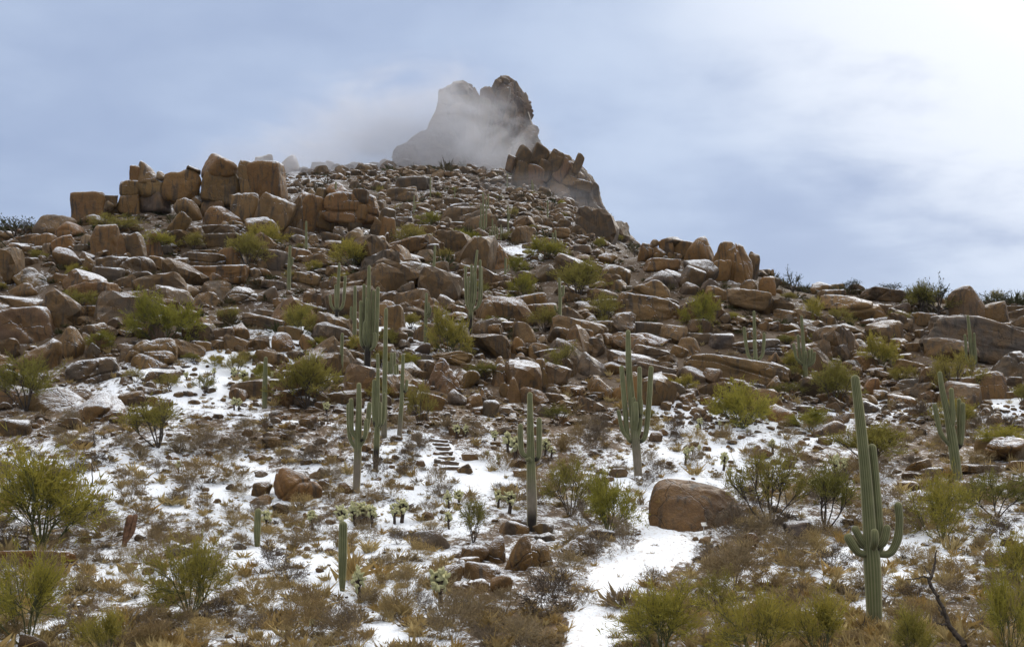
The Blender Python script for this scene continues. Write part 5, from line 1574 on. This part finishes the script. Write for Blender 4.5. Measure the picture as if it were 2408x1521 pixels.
# ------------------------------------------------------------------ teddy-bear chollas
def cholla_meshes(seed):
    rs = np.random.RandomState(seed)
    segs, tips = [], []
    lean = rs.uniform(-.15, .15)
    top = np.array([lean, 0, .55])
    segs.append((np.array([0, 0, -.1]), top * .5, .085, .075))
    segs.append((top * .5, top, .075, .06))
    for k in range(9):
        az = 6.283 * k * .38 + rs.uniform(-.4, .4)
        st = top * (.64 + .36 * k / 8)
        e = st + np.array([math.cos(az) * .15, math.sin(az) * .15, rs.uniform(.04, .24)])
        segs.append((st, e, .05, .04))
        tips.append(e)
    tips.append(top + np.array([0, 0, .22]))
    segs.append((top, top + np.array([0, 0, .22]), .05, .04))
    iv, jf = ico(2)
    VV, FF, off = [], [], 0
    for e in tips:
        for j in range(4):
            dv = rs.normal(size=3) * np.array([1, 1, .8]) + np.array([0, 0, .25])
            dv /= np.linalg.norm(dv)
            L = rs.uniform(.085, .13)
            x = np.cross(dv, [0.3, .2, 1.0]); x /= np.linalg.norm(x)
            y = np.cross(dv, x)
            r = .050 * rs.uniform(.85, 1.2)
            w = (iv[:, :1] * x * r + iv[:, 1:2] * y * r + iv[:, 2:] * dv * L)
            w = w * (1 + .22 * vnoise(iv * 4 + e * 9 + j, 8)[:, None])
            VV.append(w + e + dv * L * .8)
            FF.append(jf + off)
            off += len(w)
    BV, BF = np.vstack(VV), np.vstack(FF)
    n = 900                                              # bristling spines
    pick = rs.randint(0, len(BV), n)
    sp, sf = blades(BV[pick], rs.normal(size=(n, 3)) + np.array([0, 0, .3]), rs.uniform(.03, .06, n), np.full(n, .008), rs)
    BV, BF = np.vstack([BV, sp]), np.vstack([BF, sf + len(BV)])
    TV, TF = tubes(segs, 7)
    h = BV[:, 2].max()
    return make_mesh('joints', BV / h, BF, True, M_CHOLLA), make_mesh('trunk', TV / h, TF, True, M_CHOLLA_TRUNK)


CHOLLA = [cholla_meshes(700 + k) for k in range(5)]
CH = [(630, 1251, 54), (735, 1246, 47), (800, 1255, 70), (836, 1235, 58), (855, 1232, 54), (877, 1240, 54), (928, 1231, 48), (944, 1228, 56), (1056, 1195, 44), (1080, 1188, 38), (1056, 1243, 42), (1172, 1194, 42), (1197, 1207, 54), (846, 1411, 84), (1037, 1425, 94), (735, 1482, 30), (758, 1460, 20),
      (1072, 1031, 34), (1096, 1027, 31), (1164, 1040, 29), (1195, 1066, 53), (1211, 1082, 56), (1145, 1079, 20), (1172, 1092, 27), (769, 974, 30), (504, 888, 24), (550, 894, 30), (571, 911, 42), (556, 926, 26), (439, 894, 20), (551, 965, 32), (561, 965, 29), (608, 880, 23), (614, 897, 26), (644, 897, 25), (420, 1113, 32),
      (1281, 1071, 40), (1296, 1078, 30), (1611, 1092, 43), (1629, 1069, 21), (1644, 1068, 23), (1701, 1106, 43), (1717, 1126, 28), (1638, 1020, 23), (1647, 1008, 27), (1692, 1008, 20), (1707, 1017, 20), (1817, 1068, 37), (1960, 1128, 62), (1912, 1163, 40), (1985, 1120, 46)]
for k, (u, v, h) in enumerate(CH):
    p = on_ground(u, v)
    H = h / F * p.y * 1.05
    o = add('teddy_bear_cholla', None, None, (p.x, p.y, p.z))
    o.rotation_euler = (0, 0, k * 1.3)
    w = H * (.85 if h < 60 else .7) * (.85 + .3 * ((k * 7) % 5) / 4)
    for nm, me in zip(('joints', 'trunk'), CHOLLA[k % 5]):
        c = add(nm, me, o)
        c.scale = (w, w, H)
    ITEMS.append((o, 'bristly cream-topped', 'cholla', u, v - h / 2, 'teddy-bear chollas'))

# ------------------------------------------------------------------ stairs, sign, snag, stalks
def stone_block(name, size, loc, parent, mat, seed, yaw=0.0):
    v, f = boulder_shape(seed, 'block', size, 0, 3, 0, 0)
    o = add(name, make_mesh(name, v, f, True, mat), parent, loc)
    o.rotation_euler = (0, 0, yaw)
    return o


def build_stairs():
    rows = [(1034, 1088, 1101), (1031, 1080, 1089), (1027, 1071, 1078), (1024, 1067, 1067), (1022, 1059, 1056), (1015, 1057, 1047), (1007, 1056, 1037)]
    base = on_ground(1060, 1101)
    root = add('stone_stairs', None, None, base)
    tag(root, 'short flight of seven snow-topped stone steps on the trail', 'stairs')
    for k, (a, b, v) in enumerate(rows):
        d = hit((a + b) / 2, v + 2)
        c = at((a + b) / 2, v, d + .05)
        w = (b - a) / F * d
        top = (HORIZON - (v - 7)) / F * d
        stone_block('step', (w, .95, .62), (c.x - base.x, c.y - base.y + .1, top - .31 - base.z), root, M_STEP, 800 + k)
    return root


build_stairs()


def build_sign():
    p = on_ground(1655, 1258)
    k = p.y / F
    root = add('trail_sign', None, None, p)
    tag(root, 'small pale panel on a thin post in front of the big trailside boulder', 'sign')
    bm = bmesh.new()
    bmesh.ops.create_cone(bm, cap_ends=True, segments=8, radius1=.028, radius2=.028, depth=26 * k)
    me = bpy.data.meshes.new('post'); bm.to_mesh(me); bm.free()
    me.materials.append(M_POST)
    add('post', me, root, (0, 0, 10 * k))
    bm = bmesh.new()
    bmesh.ops.create_cube(bm, size=1)
    bmesh.ops.scale(bm, vec=(14 * k, .025, 10 * k), verts=bm.verts)
    bmesh.ops.bevel(bm, geom=bm.edges[:], offset=.008, segments=2, affect='EDGES')
    me = bpy.data.meshes.new('panel'); bm.to_mesh(me); bm.free()
    me.materials.append(M_SIGN)
    o = add('panel', me, root, (.01, -.03, 26 * k))
    o.rotation_euler = (R(-38), 0, R(14))


build_sign()


def branch_mesh(lines, d, base, mat, name, k=6):
    segs = []
    for pts in lines:
        row = []
        for q in pts:
            w = at(q[0], q[1], d)
            row.append((w.x - base.x, q[3] if len(q) > 3 else 0.0, w.z - base.z, q[2] / F * d))
        s = smooth_line(row, max(6, len(row) * 5))
        rs = np.random.RandomState(len(pts) * 7)
        s[1:-1, :3] += rs.normal(size=(len(s) - 2, 3)) * .012
        for a, b in zip(s[:-1], s[1:]):
            segs.append((a[:3], b[:3] + (b[:3] - a[:3]) * .04, max(a[3], .004), max(b[3], .003)))
    V, q = tubes(segs, k)
    return make_mesh(name, V, q, True, mat)


def build_snag():
    d = 31.3
    base = at(2300, 1562, d)
    root = add('dead_snag', None, None, base)
    tag(root, 'charred dead branch leaning up to the left at the lower right', 'dead branch')
    add('trunk', branch_mesh([[(2318, 1590, 8.5), (2275, 1530, 8), (2262, 1508, 7.2), (2232, 1469, 6), (2215, 1424, 4.6), (2196, 1388, 4.2), (2185, 1368, 4.6), (2193, 1348, 3.2), (2199, 1320, 2.4), (2203, 1293, 1.2)]], d, base, M_BARK, 'trunk'), root)
    for pts in ([(2186, 1366, 3), (2176, 1354, 2.2), (2150, 1359, 1.6, -.1), (2122, 1360, .8, -.2)], [(2190, 1352, 2), (2182, 1340, 1.2, .1), (2177, 1331, .6, .1)], [(2228, 1468, 3.4), (2210, 1464, 2.4, -.2), (2193, 1460, .9, -.3)], [(2216, 1446, 2), (2216, 1434, 1.4, .2), (2213, 1424, .7, .3)]):
        add('branch', branch_mesh([pts], d, base, M_BARK, 'branch'), root)


build_snag()
for u, v0, v1, lab in ((217, 1083, 1141, 'thin dry flower stalk standing above the left palo verde'), (66, 1236, 1296, 'short dark dry stalk under the left palo verde'), (221, 1010, 1052, 'dark dry stalk left of the bulging snow-dusted boulder')):
    d = hit(u, v1)
    b = at(u, v1, d)
    o = add('dry_stalk', branch_mesh([[(u + 1, v1 + 6, 1.5), (u, (v0 + v1) / 2, 1.2), (u - 1, v0, .7)]], d, b, M_BARK, 'dry_stalk'), None, b)
    tag(o, lab, 'stalk')
d = hit(395, 868)
b = at(395, 868, d)
o = add('fallen_log', branch_mesh([[(358, 866, 2.2), (395, 865, 3.4), (424, 864, 3.4), (446, 862, 2.4)]], d, b, M_BARK, 'fallen_log'), None, b)
tag(o, 'dark fallen log lying on snow right of the purple-grey block', 'log')

# ------------------------------------------------------------------ mist and haze
def mist_material(name, density, seed, scale):
    m, t = material(name)
    ob = t.n('ShaderNodeTexCoord').outputs['Object']
    r = t.vmath('LENGTH', ob)
    n1 = t.noise(t.vmath('ADD', t.scale_vec(ob, scale), (seed, seed * .7, 0)), 1.0, 6, 0.62, 1.0)
    fall = t.ramp(r, 0.0, 1.0, 1.0, 0.0)
    k = t.ramp(t.math('ADD', n1, t.math('MULTIPLY', t.math('SUBTRACT', fall, .5), .45)), .40, .86)
    v = t.n('ShaderNodeVolumePrincipled')
    v.inputs['Color'].default_value = (.84, .85, .90, 1)
    v.inputs['Anisotropy'].default_value = 0.2
    t.link(t.math('MULTIPLY', t.math('MULTIPLY', k, fall), density), v.inputs['Density'])
    finish(t, vol=v.outputs[0])
    m.cycles.volume_step_rate = 0.4
    return m


def mist(u, v, d, rx, ry, rz, density, seed, label, scale=(3.6, 1.6, 3.0)):
    iv, f = ico(3)
    o = add('mist', make_mesh('mist', iv, f, True, mist_material(f'mist_{int(seed)}', density, seed, scale)), None, at(u, v, d))
    o.scale = (rx, ry, rz)
    tag(o, label, 'mist', kind='stuff')
    return o


mist(970, 300, 425, 100, 36, 50, .085, 3.0, 'bank of grey mist veiling the left tower of the pinnacle')
mist(1150, 372, 415, 40, 24, 26, .060, 21.0, 'bright wisp of mist rising across the middle of the pinnacle', (3.2, 1.6, 2.4))
mist(740, 385, 415, 90, 60, 28, .034, 9.0, 'thin mist over the saddle left of the pinnacle')
mist(1262, 470, 318, 44, 24, 16, .020, 14.0, 'wisp of mist drifting across the right flank', (2.6, 1.6, 3.6))
m, t = material('haze_air')
v = t.n('ShaderNodeVolumePrincipled')
v.inputs['Color'].default_value = (.86, .89, .95, 1)
v.inputs['Density'].default_value = 0.00003
v.inputs['Anisotropy'].default_value = 0.2
finish(t, vol=v.outputs[0])
bm = bmesh.new()
bmesh.ops.create_cube(bm, size=1)
bmesh.ops.scale(bm, vec=(3000, 1200, 340), verts=bm.verts)
me = bpy.data.meshes.new('haze')
bm.to_mesh(me)
bm.free()
me.materials.append(m)
o = add('haze', me, None, (0, 300, 340 / 2 - 60))
tag(o, 'thin winter haze in the air', 'haze', kind='stuff')

# ------------------------------------------------------------------ labels that single out each of the many
LANDMARKS = [
    ('the tall foreground saguaro', 2050, 1250), ('the forked right-edge saguaro', 2240, 1020), ('the candelabra saguaro', 1492, 980), ('the two-armed saguaro', 1248, 1090), ('the four-armed saguaro', 842, 1060),
    ('the stone stairs', 1045, 1070), ('the big trailside boulder', 1640, 1190), ('the stout young saguaro', 806, 1310), ('the smooth tan lower-slope dome', 695, 1140), ('the reddish saguaro stump', 300, 1245),
    ('the many-armed black-trunked saguaro', 866, 770), ('the saguaro among chollas', 623, 900), ('the pointed rock heap', 1210, 860), ('the tent-shaped boulder', 1040, 885), ('the gable-shaped boulder', 1168, 605), ('the upper-slope saguaro group', 1148, 510),
    ('the summit outcrop capstone', 518, 385), ('the four-stone row', 300, 570), ('the stacked ledge below the outcrop', 505, 630), ('the leaning slab of the outcrop', 727, 505), ('the dark-bellied boulder', 60, 770), ('the purple-grey block', 222, 875),
    ('the bulging snow-dusted boulder', 233, 955), ('the largest right-ridge boulder', 1720, 615), ('the whaleback slab', 1525, 730), ('the three-armed right-slope saguaro', 1775, 800), ('the fan-armed saguaro', 1890, 820), ('the great tilted grey slab', 2300, 800), ('the pale dome below the ridge crest', 2010, 720),
    ('the charred dead branch', 2205, 1400), ('the egg-shaped boulder', 1217, 1305), ('the snow-capped ledge', 85, 1310), ('the misty pinnacle', 1140, 300), ('the beak-shaped skyline boulder', 1358, 385), ('the black-footed six-armed saguaro', 1112, 690), ('the curled-arm saguaro', 1316, 715),
    ('the stub-armed saguaro', 681, 635), ('the resting loaf boulder', 345, 830), ('the large right-edge boulder', 2372, 1060), ('the cap stone of the outcrop', 794, 445), ('the lens-shaped boulder', 1012, 1265)]
ORD = ['', 'second ', 'third ', 'fourth ', 'fifth ', 'sixth ', 'seventh ', 'eighth ', 'ninth ', 'tenth ', 'eleventh ', 'twelfth ', 'thirteenth ', 'fourteenth ', 'fifteenth ', 'sixteenth ', 'seventeenth ', 'eighteenth ', 'nineteenth ', 'twentieth ']
buckets = {}
for it in ITEMS:
    o, desc, noun, u, v, group = it
    best = min(LANDMARKS, key=lambda L: (L[1] - u) ** 2 + ((L[2] - v) * 1.3) ** 2)
    du, dv = u - best[1], v - best[2]
    side = ('right of' if du > 0 else 'left of') if abs(du) > abs(dv) * 1.1 else ('above' if dv < 0 else 'below')
    buckets.setdefault((noun, best[0], side), []).append((du * du + dv * dv, len(buckets), it))
for (noun, lm, side), rows in buckets.items():
    rows.sort(key=lambda r: r[0])
    for k, (_, _, (o, desc, _, u, v, group)) in enumerate(rows):
        rank = '' if len(rows) == 1 else f', {ORD[min(k, 19)]}closest'
        tag(o, f'{desc} {noun} {side} {lm}{rank}', noun.split()[-1], group)
